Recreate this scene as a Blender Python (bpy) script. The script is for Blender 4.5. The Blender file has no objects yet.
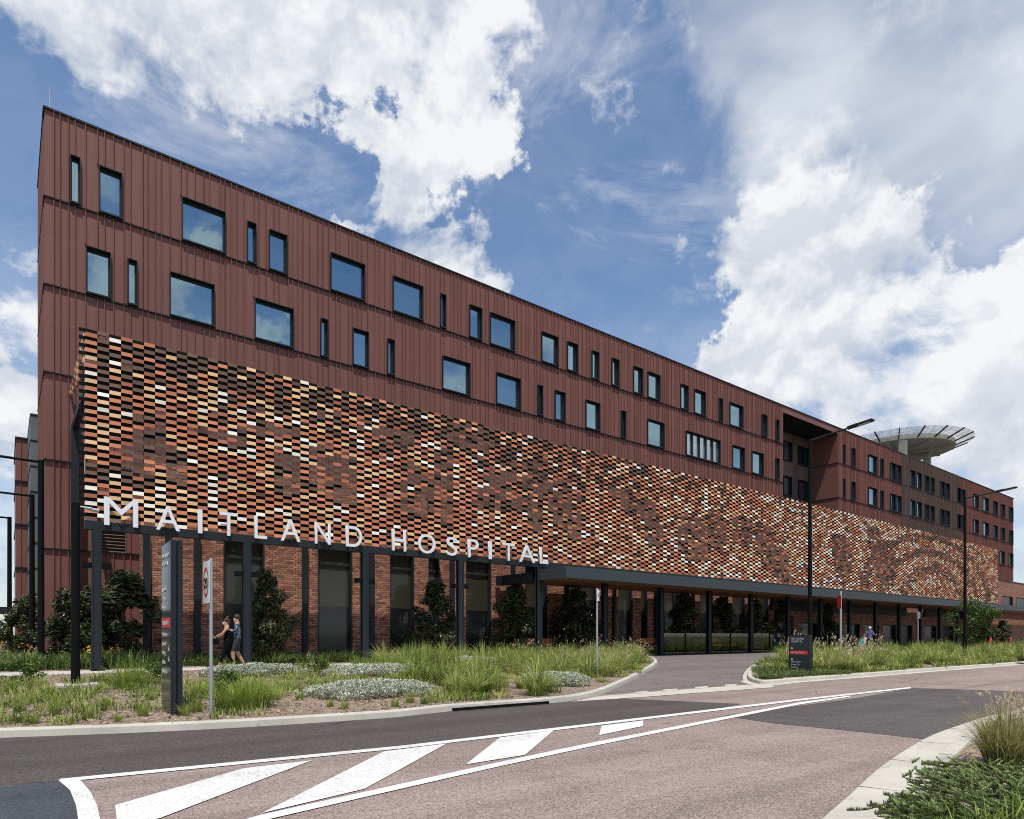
import bpy, bmesh, math, random
import numpy as np
from mathutils import Vector, Matrix, noise as mnoise
random.seed(7); RNG = np.random.default_rng(7)
R = math.radians
scene = bpy.context.scene
COL = scene.collection

# ------------------------------------------------------------------ camera
CAM_H = 1.45
FOC = 653.4                      # focal length in pixels of a 1024 wide frame
HOR = 636.0                      # row of the horizon
YAW = math.atan2(842.0, FOC)     # angle between the optical axis and the street
cd = bpy.data.cameras.new('camera'); cam = bpy.data.objects.new('camera', cd); COL.objects.link(cam)
cam.location = (0, 0, CAM_H); cam.rotation_euler = (R(90), 0, YAW - R(90))
cd.sensor_width = 36; cd.lens = 36 * FOC / 1024; cd.shift_y = (HOR - 409.5) / 1024
cd.clip_end = 6000; cd.clip_start = 0.05
scene.camera = cam
FX, FY = math.cos(YAW), math.sin(YAW)
RX, RY = FY, -FX

def ray(px):
    u = px - 512.0
    return FX * FOC + RX * u, FY * FOC + RY * u
def at(px, Y):
    dx, dy = ray(px); return dx / dy * Y
def zat(px, py, Y):
    dx, dy = ray(px); return CAM_H + (HOR - py) / dy * Y
def gz(y):
    return 0.0 if y <= 12 else (0.35 * (y - 12) / 8 if y < 20 else 0.35)
def g(px, py, dz=0.0):
    dx, dy = ray(px); z = dz
    for _ in range(12):
        t = (CAM_H - z) / (py - HOR); z = gz(dy * t) + dz
    return (dx * t, dy * t)
def dirpx(px, py):
    dx, dy = ray(px); return Vector((dx, dy, HOR - py)).normalized()

# ------------------------------------------------------------------ world and sun
SUN = Vector((-0.55, -1.0, 2.75)).normalized()
elev = math.asin(SUN.z); azim = math.atan2(SUN.x, SUN.y)
w = bpy.data.worlds.new('World'); scene.world = w; w.use_nodes = True
nt = w.node_tree; N = nt.nodes; L = nt.links
for n in list(N): N.remove(n)

class NB:
    """small helper for node maths"""
    def __init__(s, tree): s.t = tree; s.n = tree.nodes; s.l = tree.links
    def new(s, typ, **kw):
        n = s.n.new(typ)
        for k, v in kw.items(): setattr(n, k, v)
        return n
    def setin(s, n, i, v):
        if hasattr(v, 'is_output'): s.l.new(v, n.inputs[i])
        elif v is not None: n.inputs[i].default_value = v
    def m(s, op, a, b=None, c=None, clamp=False):
        n = s.new('ShaderNodeMath', operation=op, use_clamp=clamp)
        s.setin(n, 0, a)
        if b is not None: s.setin(n, 1, b)
        if c is not None: s.setin(n, 2, c)
        return n.outputs[0]
    def vm(s, op, a, b=None, out=0):
        n = s.new('ShaderNodeVectorMath', operation=op)
        s.setin(n, 0, a)
        if b is not None: s.setin(n, 1, b)
        return n.outputs[out]
    def noise(s, vec, scale, detail=6, rough=0.55, dist=0.0, dim='3D'):
        n = s.new('ShaderNodeTexNoise', noise_dimensions=dim)
        if vec is not None: s.l.new(vec, n.inputs['Vector'])
        n.inputs['Scale'].default_value = scale; n.inputs['Detail'].default_value = detail
        n.inputs['Roughness'].default_value = rough; n.inputs['Distortion'].default_value = dist
        return n.outputs['Fac']
    def sstep(s, v, a, b, oa=0.0, ob=1.0):
        n = s.new('ShaderNodeMapRange', interpolation_type='SMOOTHSTEP')
        s.setin(n, 0, v); n.inputs[1].default_value = a; n.inputs[2].default_value = b
        n.inputs[3].default_value = oa; n.inputs[4].default_value = ob
        return n.outputs[0]
    def lin(s, v, a, b, oa=0.0, ob=1.0):
        n = s.new('ShaderNodeMapRange')
        s.setin(n, 0, v); n.inputs[1].default_value = a; n.inputs[2].default_value = b
        n.inputs[3].default_value = oa; n.inputs[4].default_value = ob
        return n.outputs[0]
    def mix(s, f, a, b):
        n = s.new('ShaderNodeMix', data_type='RGBA')
        s.setin(n, 0, f)
        for i, v in ((6, a), (7, b)):
            if hasattr(v, 'is_output'): s.l.new(v, n.inputs[i])
            else: n.inputs[i].default_value = (*v, 1) if len(v) == 3 else v
        return n.outputs[2]
    def ramp(s, f, stops, interp='LINEAR'):
        n = s.new('ShaderNodeValToRGB'); n.color_ramp.interpolation = interp
        e = n.color_ramp.elements
        while len(e) < len(stops): e.new(0.5)
        for el, (p, c) in zip(e, stops): el.position = p; el.color = (*c, 1)
        s.setin(n, 0, f); return n.outputs[0]

b = NB(nt)
tc = b.new('ShaderNodeTexCoord')
D = b.vm('NORMALIZE', tc.outputs['Generated'])
sky = b.new('ShaderNodeTexSky', sky_type='NISHITA')
sky.sun_disc = False; sky.sun_elevation = elev; sky.sun_rotation = azim
sky.air_density = 1.0; sky.dust_density = 0.6; sky.ozone_density = 2.2; sky.altitude = 20
SKY_STRENGTH = 0.15
hs_ = b.new('ShaderNodeHueSaturation'); hs_.inputs['Saturation'].default_value = 1.22; L.new(sky.outputs[0], hs_.inputs['Color'])
bg_sky = b.new('ShaderNodeBackground'); L.new(hs_.outputs[0], bg_sky.inputs[0]); bg_sky.inputs[1].default_value = SKY_STRENGTH
# cumulus masses of this sky: direction, angular radius, weight, (1 = grey deck)
CL = [(40,-10,60,.34),(120,30,85,.36),(215,45,95,.36),(330,55,115,.40),(425,65,95,.42),(390,100,35,.15),(440,125,50,.34),(540,0,70,.04),(530,120,45,-.16),(335,160,28,-.3),(375,176,18,-.25),(600,50,70,.06),(560,170,60,-.14),(600,220,60,-.1),
      (405,235,62,.34),(350,208,30,.26),(455,262,45,.30),(490,285,30,.22),
      (740,20,70,.10),(850,90,90,.05),
      (775,275,62,.44),(850,240,52,.42),(900,310,100,.46),(990,330,90,.46),(780,340,60,.42),(850,380,95,.46),(960,410,100,.46),(1040,430,110,.46),
      (900,290,80,.3),(935,360,80,.5),(880,350,80,.3),(745,375,45,.36),(900,220,40,.30),(1030,560,90,.30),
      (15,385,45,.40),(-25,400,70,.40),(15,300,50,.10),(10,235,30,.14),(0,560,60,.2),
      (560,230,75,-.20),(620,320,70,-.22),(560,310,60,-.16),(280,190,60,-.22),(190,120,45,-.12),(20,110,90,-.24),(690,250,55,-.12),(700,300,40,-.2),
      (970,225,40,-.18),(300,190,45,-.25),(475,200,22,-.25),(350,172,16,-.2),(650,70,55,.13),(640,160,50,.08),(1000,200,30,-.15)]
GREY = [(1000,420,60),(880,420,50)]
DECK = [(770,50,85),(850,60,120),(950,70,140),(1040,90,140),(800,120,75),(900,160,80)]
def blob(px, py, r):
    c = dirpx(px, py); e = dirpx(px + r, py); e2 = dirpx(px, py + r)
    return c, max(0.02, 0.5 * (c.angle(e) + c.angle(e2)))
wn_ = b.new('ShaderNodeTexNoise'); L.new(D, wn_.inputs['Vector']); wn_.inputs['Scale'].default_value = 5.5; wn_.inputs['Detail'].default_value = 7; wn_.inputs['Roughness'].default_value = .62
wv_ = b.vm('MULTIPLY', b.vm('SUBTRACT', wn_.outputs['Color'], (.5, .5, .5)), (.30, .30, .30))
DW = b.vm('NORMALIZE', b.vm('ADD', D, wv_))
cov = None
for px, py, r, wt in CL:
    c, a = blob(px, py, r)
    dt = b.vm('DOT_PRODUCT', DW, tuple(c), out=1)
    s = b.sstep(dt, math.cos(a * 1.55), 1 - 0.2 * (1 - math.cos(a)), 0, wt)
    cov = s if cov is None else b.m('ADD', cov, s)
cov = b.m('MINIMUM', cov, 0.64)
# cumulus behind the viewer, opposite the facade
for px, py, r, wt in ((105,228,38,.5),(150,290,55,.5),(196,238,24,.4),(262,335,38,.45),(345,285,70,-.3),(415,300,60,-.25),(500,330,40,-.15),(560,420,120,.16),(700,400,120,.2)):
    c = dirpx(px, py); c2 = Vector((c.x, -c.y, c.z)); a = blob(px, py, r)[1]
    cov = b.m('ADD', cov, b.sstep(b.vm('DOT_PRODUCT', DW, tuple(c2), out=1), math.cos(a * 1.5), 1 - .2 * (1 - math.cos(a)), 0, wt))
grey = None
for px, py, r in GREY:
    c, a = blob(px, py, r)
    s = b.sstep(b.vm('DOT_PRODUCT', DW, tuple(c), out=1), math.cos(a * 1.3), 1.0)
    grey = s if grey is None else b.m('MAXIMUM', grey, s)
Ds = b.vm('MULTIPLY', D, (1.0, 1.0, 1.3))
up = b.vm('ADD', Ds, (-0.010, -0.006, 0.030))
n1 = b.noise(Ds, 4.6, 12, 0.62, 0.15)
n2 = b.noise(up, 4.6, 12, 0.62, 0.15)
fwd = b.vm('DOT_PRODUCT', D, (FX, FY, 0.0), out=1)
back = b.sstep(fwd, 0.45, -0.1, 0.0, 0.26)
dens = b.m('ADD', b.m('MULTIPLY', b.m('SUBTRACT', n1, .5), 2.0), b.m('ADD', cov, back))
mask = b.sstep(dens, 0.15, 0.56)
core = b.sstep(dens, 0.30, 0.80)
lit = b.lin(b.m('SUBTRACT', n1, n2), -0.055, 0.055)
big = b.noise(Ds, 2.3, 3, 0.5, 0.3)
shade = b.m('ADD', b.m('MULTIPLY', lit, 0.42), b.lin(big, .3, .7, .34, .86), clamp=True)
shade = b.m('MULTIPLY', shade, b.m('SUBTRACT', 1.0, b.m('MULTIPLY', grey, b.m('MULTIPLY', core, 0.42))))
ccol = b.mix(shade, (0.33, 0.42, 0.58), (0.97, 0.98, 1.0))
wisp = b.noise(b.vm('MULTIPLY', D, (1.0, 1.0, 2.6)), 2.6, 10, 0.68, 0.9)
wm = b.sstep(wisp, 0.40, 0.78, 0.0, 0.66)
dk = None
for px, py, r in DECK:
    c, a = blob(px, py, r)
    q_ = b.sstep(b.vm('DOT_PRODUCT', DW, tuple(c), out=1), math.cos(a * 1.35), math.cos(a * .35))
    dk = q_ if dk is None else b.m('MAXIMUM', dk, q_)
dkn = b.noise(b.vm('MULTIPLY', D, (1, 1, 1.7)), 3.4, 5, .5, .4)
dkf = b.m('MULTIPLY', dk, b.lin(dkn, .25, .6, .72, .97), clamp=True)
dkc = b.mix(b.sstep(dkn, .34, .66), (.38, .455, .59), (.72, .775, .87))
zc = b.new('ShaderNodeSeparateXYZ'); L.new(D, zc.inputs[0])
low = b.sstep(zc.outputs[2], 0.66, 0.0, 0.0, 0.66)
soft = b.m('MAXIMUM', b.m('MAXIMUM', wm, low), .13)
fac = b.m('MAXIMUM', mask, soft)
hz = b.sstep(zc.outputs[2], -0.02, 0.02)
fac = b.m('MULTIPLY', fac, hz)
bg_c = b.new('ShaderNodeBackground'); L.new(ccol, bg_c.inputs[0])
CLOUD = 0.98
bg_c.inputs[1].default_value = CLOUD
bg_d = b.new('ShaderNodeBackground'); L.new(dkc, bg_d.inputs[0]); bg_d.inputs[1].default_value = CLOUD
md = b.new('ShaderNodeMixShader'); L.new(dkf, md.inputs[0]); L.new(bg_sky.outputs[0], md.inputs[1]); L.new(bg_d.outputs[0], md.inputs[2])
fac = b.m('MAXIMUM', b.m('MULTIPLY', mask, hz), b.m('MULTIPLY', b.m('MULTIPLY', soft, hz), b.m('SUBTRACT', 1.0, b.m('MULTIPLY', dk, .8))))
mx = b.new('ShaderNodeMixShader'); L.new(fac, mx.inputs[0]); L.new(md.outputs[0], mx.inputs[1]); L.new(bg_c.outputs[0], mx.inputs[2])
wo = b.new('ShaderNodeOutputWorld'); L.new(mx.outputs[0], wo.inputs[0])
sl = bpy.data.lights.new('sun', 'SUN'); sl.energy = 5.0; sl.angle = R(0.53); sl.color = (1.0, 0.95, 0.87)
so = bpy.data.objects.new('sun', sl); COL.objects.link(so)
so.rotation_euler = SUN.to_track_quat('Z', 'Y').to_euler(); so.location = (0, -20, 60)
scene.view_settings.view_transform = 'Standard'; scene.view_settings.look = 'None'
scene.view_settings.exposure = -0.05; scene.view_settings.gamma = 1.0
scene.view_settings.use_curve_mapping = False
scene.cycles.use_denoising = False; scene.cycles.filter_width = 1.0; scene.cycles.sample_clamp_indirect = 4.0; scene.cycles.max_bounces = 6; scene.cycles.transparent_max_bounces = 12

# ------------------------------------------------------------------ materials
def mat(name):
    m = bpy.data.materials.new(name); m.use_nodes = True
    for n in list(m.node_tree.nodes): m.node_tree.nodes.remove(n)
    k = NB(m.node_tree)
    out = k.new('ShaderNodeOutputMaterial'); p = k.new('ShaderNodeBsdfPrincipled')
    k.l.new(p.outputs[0], out.inputs[0])
    return m, k, p, out
def setp(k, p, **kw):
    for key, v in kw.items():
        s = p.inputs[key.replace('_', ' ')]
        if hasattr(v, 'is_output'): k.l.new(v, s)
        elif isinstance(v, tuple): s.default_value = (*v, 1)
        else: s.default_value = v
def bump(k, p, h, strength=0.3, dist=0.02):
    n = k.new('ShaderNodeBump'); n.inputs['Strength'].default_value = strength; n.inputs['Distance'].default_value = dist
    k.l.new(h, n.inputs['Height']); k.l.new(n.outputs[0], p.inputs['Normal'])
def pos(k): return k.new('ShaderNodeNewGeometry').outputs['Position']

def simple(name, col, rough=0.5, metal=0.0, var=0.15, scale=3.0, spec=.3):
    m, k, p, o = mat(name)
    f = k.noise(pos(k), scale, 5, 0.6)
    c = k.mix(f, tuple(x * (1 - var) for x in col), tuple(x * (1 + var) for x in col))
    setp(k, p, Base_Color=c, Roughness=rough, Metallic=metal); p.inputs['Specular IOR Level'].default_value = spec
    return m
def asphalt(name, c0, c1, grain=90.0, speck=0.5, patch=0.35):
    m, k, p, o = mat(name); P = pos(k)
    v = k.new('ShaderNodeTexVoronoi'); k.l.new(P, v.inputs['Vector']); v.inputs['Scale'].default_value = grain
    sp = k.new('ShaderNodeSeparateColor'); k.l.new(v.outputs['Color'], sp.inputs[0])
    f = k.m('ADD', k.m('MULTIPLY', sp.outputs[0], speck), k.m('MULTIPLY', k.noise(P, grain * .35, 3, .7), 1 - speck))
    big = k.noise(P, 0.55, 6, 0.62, 0.6)
    streak = k.noise(k.vm('MULTIPLY', P, (0.06, 1.6, 1)), 1.0, 4, 0.6, 0.2)
    f2 = k.m('ADD', f, k.m('MULTIPLY', k.m('SUBTRACT', k.m('ADD', big, streak), 1.0), patch))
    c = k.mix(k.lin(f2, 0.2, 0.8), c0, c1)
    cr = k.new('ShaderNodeTexVoronoi', feature='DISTANCE_TO_EDGE')
    k.l.new(k.vm('ADD', P, k.vm('MULTIPLY', k.new('ShaderNodeTexNoise').outputs['Color'], (0.7, 0.7, 0))), cr.inputs['Vector']); cr.inputs['Scale'].default_value = 0.23
    cm = k.m('MULTIPLY', k.sstep(cr.outputs['Distance'], 0.006, 0.0), k.sstep(k.noise(P, .3, 2), .5, .62, 0, .55))
    c = k.mix(cm, c, tuple(x * .35 for x in c0))
    stn = k.sstep(k.noise(P, 1.1, 7, .68, .8), .55, .74, 0, .42); c = k.mix(stn, c, tuple(x * .8 for x in c0))
    tk = k.sstep(k.noise(k.vm('MULTIPLY', P, (.035, .85, 1)), 1.0, 3, .5, .15), .50, .66, 0, .30); c = k.mix(tk, c, c0)
    pl = k.sstep(k.noise(P, 7.0, 4, .7), .64, .72, 0, .3); c = k.mix(pl, c, tuple(min(1, x * 1.25) for x in c1))
    setp(k, p, Base_Color=c, Roughness=0.9); p.inputs['Specular IOR Level'].default_value = .15
    bump(k, p, f, 0.35, 0.008)
    return m
M = {}
M['road'] = asphalt('aggregate_asphalt', (0.135, 0.104, 0.091), (0.345, 0.272, 0.244), 70, 0.6, 0.5)
M['dark_asphalt'] = asphalt('dark_asphalt', (0.044, 0.037, 0.034), (0.108, 0.093, 0.088), 60, 0.5, 0.35)
M['grey_asphalt'] = asphalt('grey_asphalt', (0.054, 0.047, 0.045), (0.122, 0.108, 0.103), 60, 0.5, 0.45)
M['blue_asphalt'] = asphalt('blue_asphalt', (0.035, 0.039, 0.047), (0.078, 0.084, 0.098), 70, 0.5, 0.3)
M['drive_asphalt'] = asphalt('drive_asphalt', (0.085, 0.070, 0.066), (0.215, 0.185, 0.178), 60, 0.5, 0.35)

def concrete(name, col, dirt=0.35):
    m, k, p, o = mat(name); P = pos(k)
    a = k.noise(P, 1.3, 6, 0.65, 0.4); f = k.noise(P, 60, 3, 0.6)
    c = k.mix(k.lin(a, 0.3, 0.7), tuple(x * (1 - dirt * .6) for x in col), col)
    c = k.mix(k.sstep(f, 0.56, 0.75, 0, .35), c, tuple(x * .6 for x in col))
    st = k.sstep(k.noise(P, 3.5, 6, .72, .8), 0.55, 0.72, 0, dirt * 1.5)
    c = k.mix(st, c, tuple(x * .42 for x in col))
    setp(k, p, Base_Color=c, Roughness=0.85); bump(k, p, f, 0.25, 0.006)
    return m
M['kerb'] = concrete('kerb_concrete', (0.50, 0.475, 0.41), .4)
M['path'] = concrete('path_concrete', (0.46, 0.43, 0.385), .2)
M['slab'] = concrete('helipad_concrete', (0.33, 0.315, 0.28), .3)

m, k, p, o = mat('road_paint'); P = pos(k)
wn = k.noise(P, 45, 4, .7); wb = k.noise(P, 1.6, 5, .6)
trk = k.noise(k.vm('MULTIPLY', P, (.12, 1.1, 1)), 1.0, 4, .6, .3)
wear = k.sstep(k.m('ADD', k.m('ADD', wn, k.m('MULTIPLY', wb, .35)), k.m('MULTIPLY', trk, .35)), 0.87, 1.06, 0, .85)
setp(k, p, Base_Color=k.mix(wear, k.mix(wb, (0.54, 0.54, 0.52), (0.67, 0.67, 0.65)), (0.22, 0.19, 0.175)), Roughness=0.7)
bump(k, p, wn, .3, .006); M['paint'] = m

# metal cladding
def cladding(name, c0, c1):
    m, k, p, o = mat(name); P = pos(k)
    a = k.noise(k.vm('MULTIPLY', P, (1.2, 1.2, .12)), 1.4, 4, 0.6)
    at_ = k.new('ShaderNodeAttribute', attribute_name='tint')
    f = k.m('ADD', k.m('MULTIPLY', a, .45), k.m('MULTIPLY', at_.outputs['Fac'], .55))
    streak = k.noise(k.vm('MULTIPLY', P, (9, 9, .25)), 1.0, 4, .6)
    c = k.mix(k.lin(f, .15, .85), c0, c1)
    wnn = k.new('ShaderNodeTexWhiteNoise'); k.l.new(k.vm('FLOOR', k.vm('MULTIPLY', P, (.93, .93, .3012))), wnn.inputs['Vector'])
    c = k.mix(k.lin(wnn.outputs['Value'], 0, 1, 0, .22), c, tuple(x * .6 for x in c0))
    c = k.mix(k.sstep(streak, .54, .78, 0, .5), c, tuple(x * .68 for x in c0))
    setp(k, p, Base_Color=c, Roughness=0.55, Metallic=0.0)
    p.inputs['Specular IOR Level'].default_value = 0.25
    bump(k, p, k.noise(P, 1.8, 2, .5), .12, .02)
    return m
M['clad'] = cladding('red_brown_cladding', (0.152, 0.064, 0.053), (0.203, 0.089, 0.075))
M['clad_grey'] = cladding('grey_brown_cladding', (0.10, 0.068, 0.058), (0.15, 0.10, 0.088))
M['clad_silver'] = cladding('silver_grey_cladding', (0.10, 0.11, 0.125), (0.14, 0.15, 0.165))
M['charcoal'] = simple('charcoal_paint', (0.019, 0.024, 0.029), 0.5, 0, .12, 3, .16)
M['fascia'] = simple('canopy_fascia_paint', (0.042, 0.052, 0.058), 0.5, 0, .08, 1.0, .2)
M['black'] = simple('black_paint', (0.005, 0.0055, 0.006), 0.6, 0, .1, 3, .08)
M['steel'] = simple('galvanised_steel', (0.42, 0.44, 0.46), 0.45, 0.6, .12, 9)
M['letter'] = simple('brushed_aluminium_letter', (0.72, 0.74, 0.77), 0.42, 0.15, .05)
M['white'] = simple('white_paint', (0.75, 0.75, 0.73), 0.5, 0, .05)
M['sign_text'] = simple('sign_lettering', (0.42, 0.43, 0.43), 0.5, 0, .05)
M['red'] = simple('sign_red', (0.55, 0.025, 0.03), 0.5, 0, .08)
M['orange'] = simple('orange_timber', (0.42, 0.115, 0.04), 0.6, 0, .25, 8)
M['soffit'] = simple('timber_soffit', (0.24, 0.115, 0.055), 0.55, 0, .25, 5)
M['skin'] = simple('skin', (0.36, 0.20, 0.135), 0.55, 0, .06)
M['cloth_black'] = simple('black_cloth', (0.006, 0.006, 0.007), 0.9, 0, .2, 20, .05)
M['cloth_grey'] = simple('dark_grey_cloth', (0.03, 0.03, 0.035), 0.9, 0, .2, 20)
M['cloth_white'] = simple('white_cloth', (0.6, 0.6, 0.6), 0.9, 0, .1, 20)
M['cloth_navy'] = simple('violet_blue_cloth', (0.10, 0.10, 0.26), 0.9, 0, .1, 20)
m, k, p, o = mat('blue_floral_cloth')
vv = k.new('ShaderNodeTexVoronoi'); k.l.new(pos(k), vv.inputs['Vector']); vv.inputs['Scale'].default_value = 11
sp = k.new('ShaderNodeSeparateColor'); k.l.new(vv.outputs['Color'], sp.inputs[0])
setp(k, p, Base_Color=k.ramp(sp.outputs[0], [(0, (.015, .035, .07)), (.45, (.07, .13, .19)), (.7, (.25, .28, .28)), (.85, (.22, .18, .06))], 'CONSTANT'), Roughness=.9)
M['cloth_floral'] = m
M['mask_blue'] = simple('mask_blue', (0.30, 0.55, 0.66), 0.8)
M['hair'] = simple('dark_hair', (0.05, 0.032, 0.022), 0.6)
M['straw'] = simple('fair_hair', (0.42, 0.33, 0.22), 0.6)
M['bark'] = simple('bark', (0.10, 0.075, 0.055), 0.9, 0, .35, 14)
M['roof'] = simple('grey_roof_membrane', (0.12, 0.12, 0.12), 0.8)
M['teal'] = simple('teal_plastic', (0.03, 0.28, 0.25), 0.5)
M['signface'] = simple('dark_sign_face', (0.022, 0.028, 0.032), 0.28, 0, .05)
M['gloss'] = simple('glossy_sign_face', (0.03, 0.037, 0.042), 0.10, 0, .05)
M['interior'] = simple('interior_dark', (0.02, 0.02, 0.02), 0.8)

# brick
m, k, p, o = mat('red_face_brick'); P = pos(k)
sx = k.new('ShaderNodeSeparateXYZ'); k.l.new(P, sx.inputs[0])
cb = k.new('ShaderNodeCombineXYZ'); k.l.new(k.m('ADD', sx.outputs[0], sx.outputs[1]), cb.inputs[0]); k.l.new(sx.outputs[2], cb.inputs[1])
br = k.new('ShaderNodeTexBrick', offset=.5); k.l.new(cb.outputs[0], br.inputs['Vector'])
br.inputs['Color1'].default_value = (0, 0, 0, 1); br.inputs['Color2'].default_value = (1, 1, 1, 1); br.inputs['Mortar'].default_value = (.5, .5, .5, 1)
br.inputs['Scale'].default_value = 1; br.inputs['Mortar Size'].default_value = .010; br.inputs['Mortar Smooth'].default_value = .2
br.inputs['Brick Width'].default_value = .24; br.inputs['Row Height'].default_value = .086
bc = k.ramp(br.outputs['Color'], [(0, (.11, .04, .03)), (.2, (.27, .105, .066)), (.45, (.37, .155, .095)), (.75, (.50, .235, .15)), (1, (.18, .075, .052))])
bc = k.mix(k.noise(P, .9, 4, .6), k.mix(.3, bc, (.16, .06, .04)), bc)
bc = k.mix(br.outputs['Fac'], bc, (.06, .045, .038))
setp(k, p, Base_Color=bc, Roughness=.85)
bump(k, p, k.m('SUBTRACT', 1.0, br.outputs['Fac']), .6, .012); M['brick'] = m

# screen tiles : glaze colours per tile
m, k, p, o = mat('terracotta_tile')
at_ = k.new('ShaderNodeAttribute', attribute_name='tile'); P = pos(k)
f = k.noise(P, 30, 3, .6)
c = k.mix(k.lin(f, .3, .7, 0, .35), at_.outputs['Color'], k.mix(.5, at_.outputs['Color'], (.05, .03, .02)))
setp(k, p, Base_Color=c, Roughness=.7); p.inputs['Specular IOR Level'].default_value = .2; M['tile'] = m

# coated window glass
def glass(name, tint, refl, base, top=.95):
    m, k, p, o = mat(name)
    setp(k, p, Base_Color=base, Roughness=.4)
    gl = k.new('ShaderNodeBsdfGlossy'); gl.inputs['Roughness'].default_value = .015; gl.inputs['Color'].default_value = (*tint, 1)
    bm_ = k.new('ShaderNodeBump'); bm_.inputs['Strength'].default_value = .02; bm_.inputs['Distance'].default_value = .05
    k.l.new(k.noise(pos(k), .7, 2, .4), bm_.inputs['Height']); k.l.new(bm_.outputs[0], gl.inputs['Normal'])
    fr = k.new('ShaderNodeLayerWeight'); fr.inputs[0].default_value = .35
    ms = k.new('ShaderNodeMixShader'); k.l.new(k.lin(fr.outputs['Fresnel'], 0, 1, refl, top), ms.inputs[0])
    k.l.new(p.outputs[0], ms.inputs[1]); k.l.new(gl.outputs[0], ms.inputs[2]); k.l.new(ms.outputs[0], o.inputs[0])
    return m
M['glass'] = glass('coated_blue_glass', (.52, .77, .90), .38, (.010, .018, .024))
M['glass_blind'] = glass('glass_over_blind', (.9, .95, 1), .012, (.032, .029, .019), .08)
M['glass_dark'] = glass('dark_shop_glass', (.9, .95, 1), .015, (.003, .004, .005), .09)
M['glass_pale'] = glass('pale_louvre_glass', (.8, .88, .9), .45, (.16, .18, .17))
m, k, p, o = mat('clear_glass')
tr = k.new('ShaderNodeBsdfTransparent'); tr.inputs[0].default_value = (.86, .9, .88, 1)
gl = k.new('ShaderNodeBsdfGlossy'); gl.inputs['Roughness'].default_value = .02
ms = k.new('ShaderNodeMixShader'); ms.inputs[0].default_value = .08
k.l.new(tr.outputs[0], ms.inputs[1]); k.l.new(gl.outputs[0], ms.inputs[2]); k.l.new(ms.outputs[0], o.inputs[0]); M['clear'] = m
m, k, p, o = mat('safety_net_mesh'); P = pos(k)
tr = k.new('ShaderNodeBsdfTransparent'); setp(k, p, Base_Color=(.42, .42, .44), Roughness=.7)
ms = k.new('ShaderNodeMixShader'); k.l.new(k.sstep(k.noise(P, 2.2, 4, .7), .42, .62, .28, .62), ms.inputs[0])
k.l.new(tr.outputs[0], ms.inputs[1]); k.l.new(p.outputs[0], ms.inputs[2]); k.l.new(ms.outputs[0], o.inputs[0]); M['net'] = m

# vegetation
def leafmat(name, stops, rough=.55, trans=.25, tcol=None, spec=.3):
    m, k, p, o = mat(name)
    a = k.new('ShaderNodeAttribute', attribute_name='tint')
    oi = k.new('ShaderNodeObjectInfo')
    f = k.m('ADD', a.outputs['Fac'], k.m('MULTIPLY', k.m('SUBTRACT', oi.outputs['Random'], .5), .22), clamp=True)
    f = k.m('ADD', f, k.m('MULTIPLY', k.m('SUBTRACT', k.noise(pos(k), .8, 3, .6), .5), .5), clamp=True)
    c = k.ramp(f, stops)
    setp(k, p, Base_Color=c, Roughness=rough); p.inputs['Specular IOR Level'].default_value = spec
    t = k.new('ShaderNodeBsdfTranslucent'); k.l.new(k.mix(.4, c, tcol or stops[-1][1]), t.inputs[0])
    ms = k.new('ShaderNodeMixShader'); ms.inputs[0].default_value = trans
    k.l.new(p.outputs[0], ms.inputs[1]); k.l.new(t.outputs[0], ms.inputs[2]); k.l.new(ms.outputs[0], o.inputs[0])
    return m
M['grass'] = leafmat('ornamental_grass_blade', [(0, (.035, .065, .010)), (.3, (.115, .185, .024)), (.6, (.23, .32, .05)), (.82, (.37, .42, .11)), (1, (.50, .46, .20))], .6, .3)
M['grass_lime'] = leafmat('lime_grass_blade', [(0, (.08, .13, .015)), (.5, (.20, .29, .04)), (1, (.34, .40, .09))], .6, .3)
M['grass_straw'] = leafmat('straw_grass_blade', [(0, (.08, .10, .02)), (.4, (.22, .25, .06)), (.7, (.40, .39, .14)), (1, (.60, .52, .28))], .6, .3)
M['seed'] = leafmat('seed_head', [(0, (.33, .25, .15)), (1, (.62, .53, .38))], .8, .3)
M['dark_leaf'] = leafmat('magnolia_leaf', [(0, (.014, .024, .008)), (.5, (.034, .052, .016)), (.8, (.075, .09, .03)), (1, (.15, .10, .04))], .38, .1, None, .4)
M['green_leaf'] = leafmat('fresh_green_leaf', [(0, (.02, .04, .01)), (.5, (.055, .095, .018)), (1, (.14, .20, .035))], .5, .25)
M['bed_leaf'] = leafmat('bed_strap_leaf', [(0, (.03, .05, .012)), (.5, (.085, .13, .03)), (1, (.24, .31, .10))], .5, .2)
M['silver_leaf'] = leafmat('silver_leaf', [(0, (.15, .18, .11)), (.5, (.36, .39, .29)), (1, (.58, .59, .48))], .8, .15)
M['prostrate'] = leafmat('prostrate_shrub_leaf', [(0, (.04, .07, .016)), (.45, (.12, .18, .045)), (1, (.30, .36, .13))], .5, .2)
M['flower'] = leafmat('orange_flower', [(0, (.5, .16, .03)), (1, (.7, .4, .08))], .6, .2)
m, k, p, o = mat('bark_mulch'); P = pos(k)
v = k.new('ShaderNodeTexVoronoi'); k.l.new(k.vm('ADD', k.vm('MULTIPLY', P, (1, 1.7, 1)), k.vm('MULTIPLY', k.new('ShaderNodeTexNoise').outputs['Color'], (.1, .1, 0))), v.inputs['Vector']); v.inputs['Scale'].default_value = 22
sp = k.new('ShaderNodeSeparateColor'); k.l.new(v.outputs['Color'], sp.inputs[0])
c = k.ramp(sp.outputs[0], [(0, (.06, .04, .03)), (.3, (.16, .11, .08)), (.6, (.27, .20, .15)), (.85, (.38, .30, .23)), (1, (.12, .085, .06))])
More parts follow.
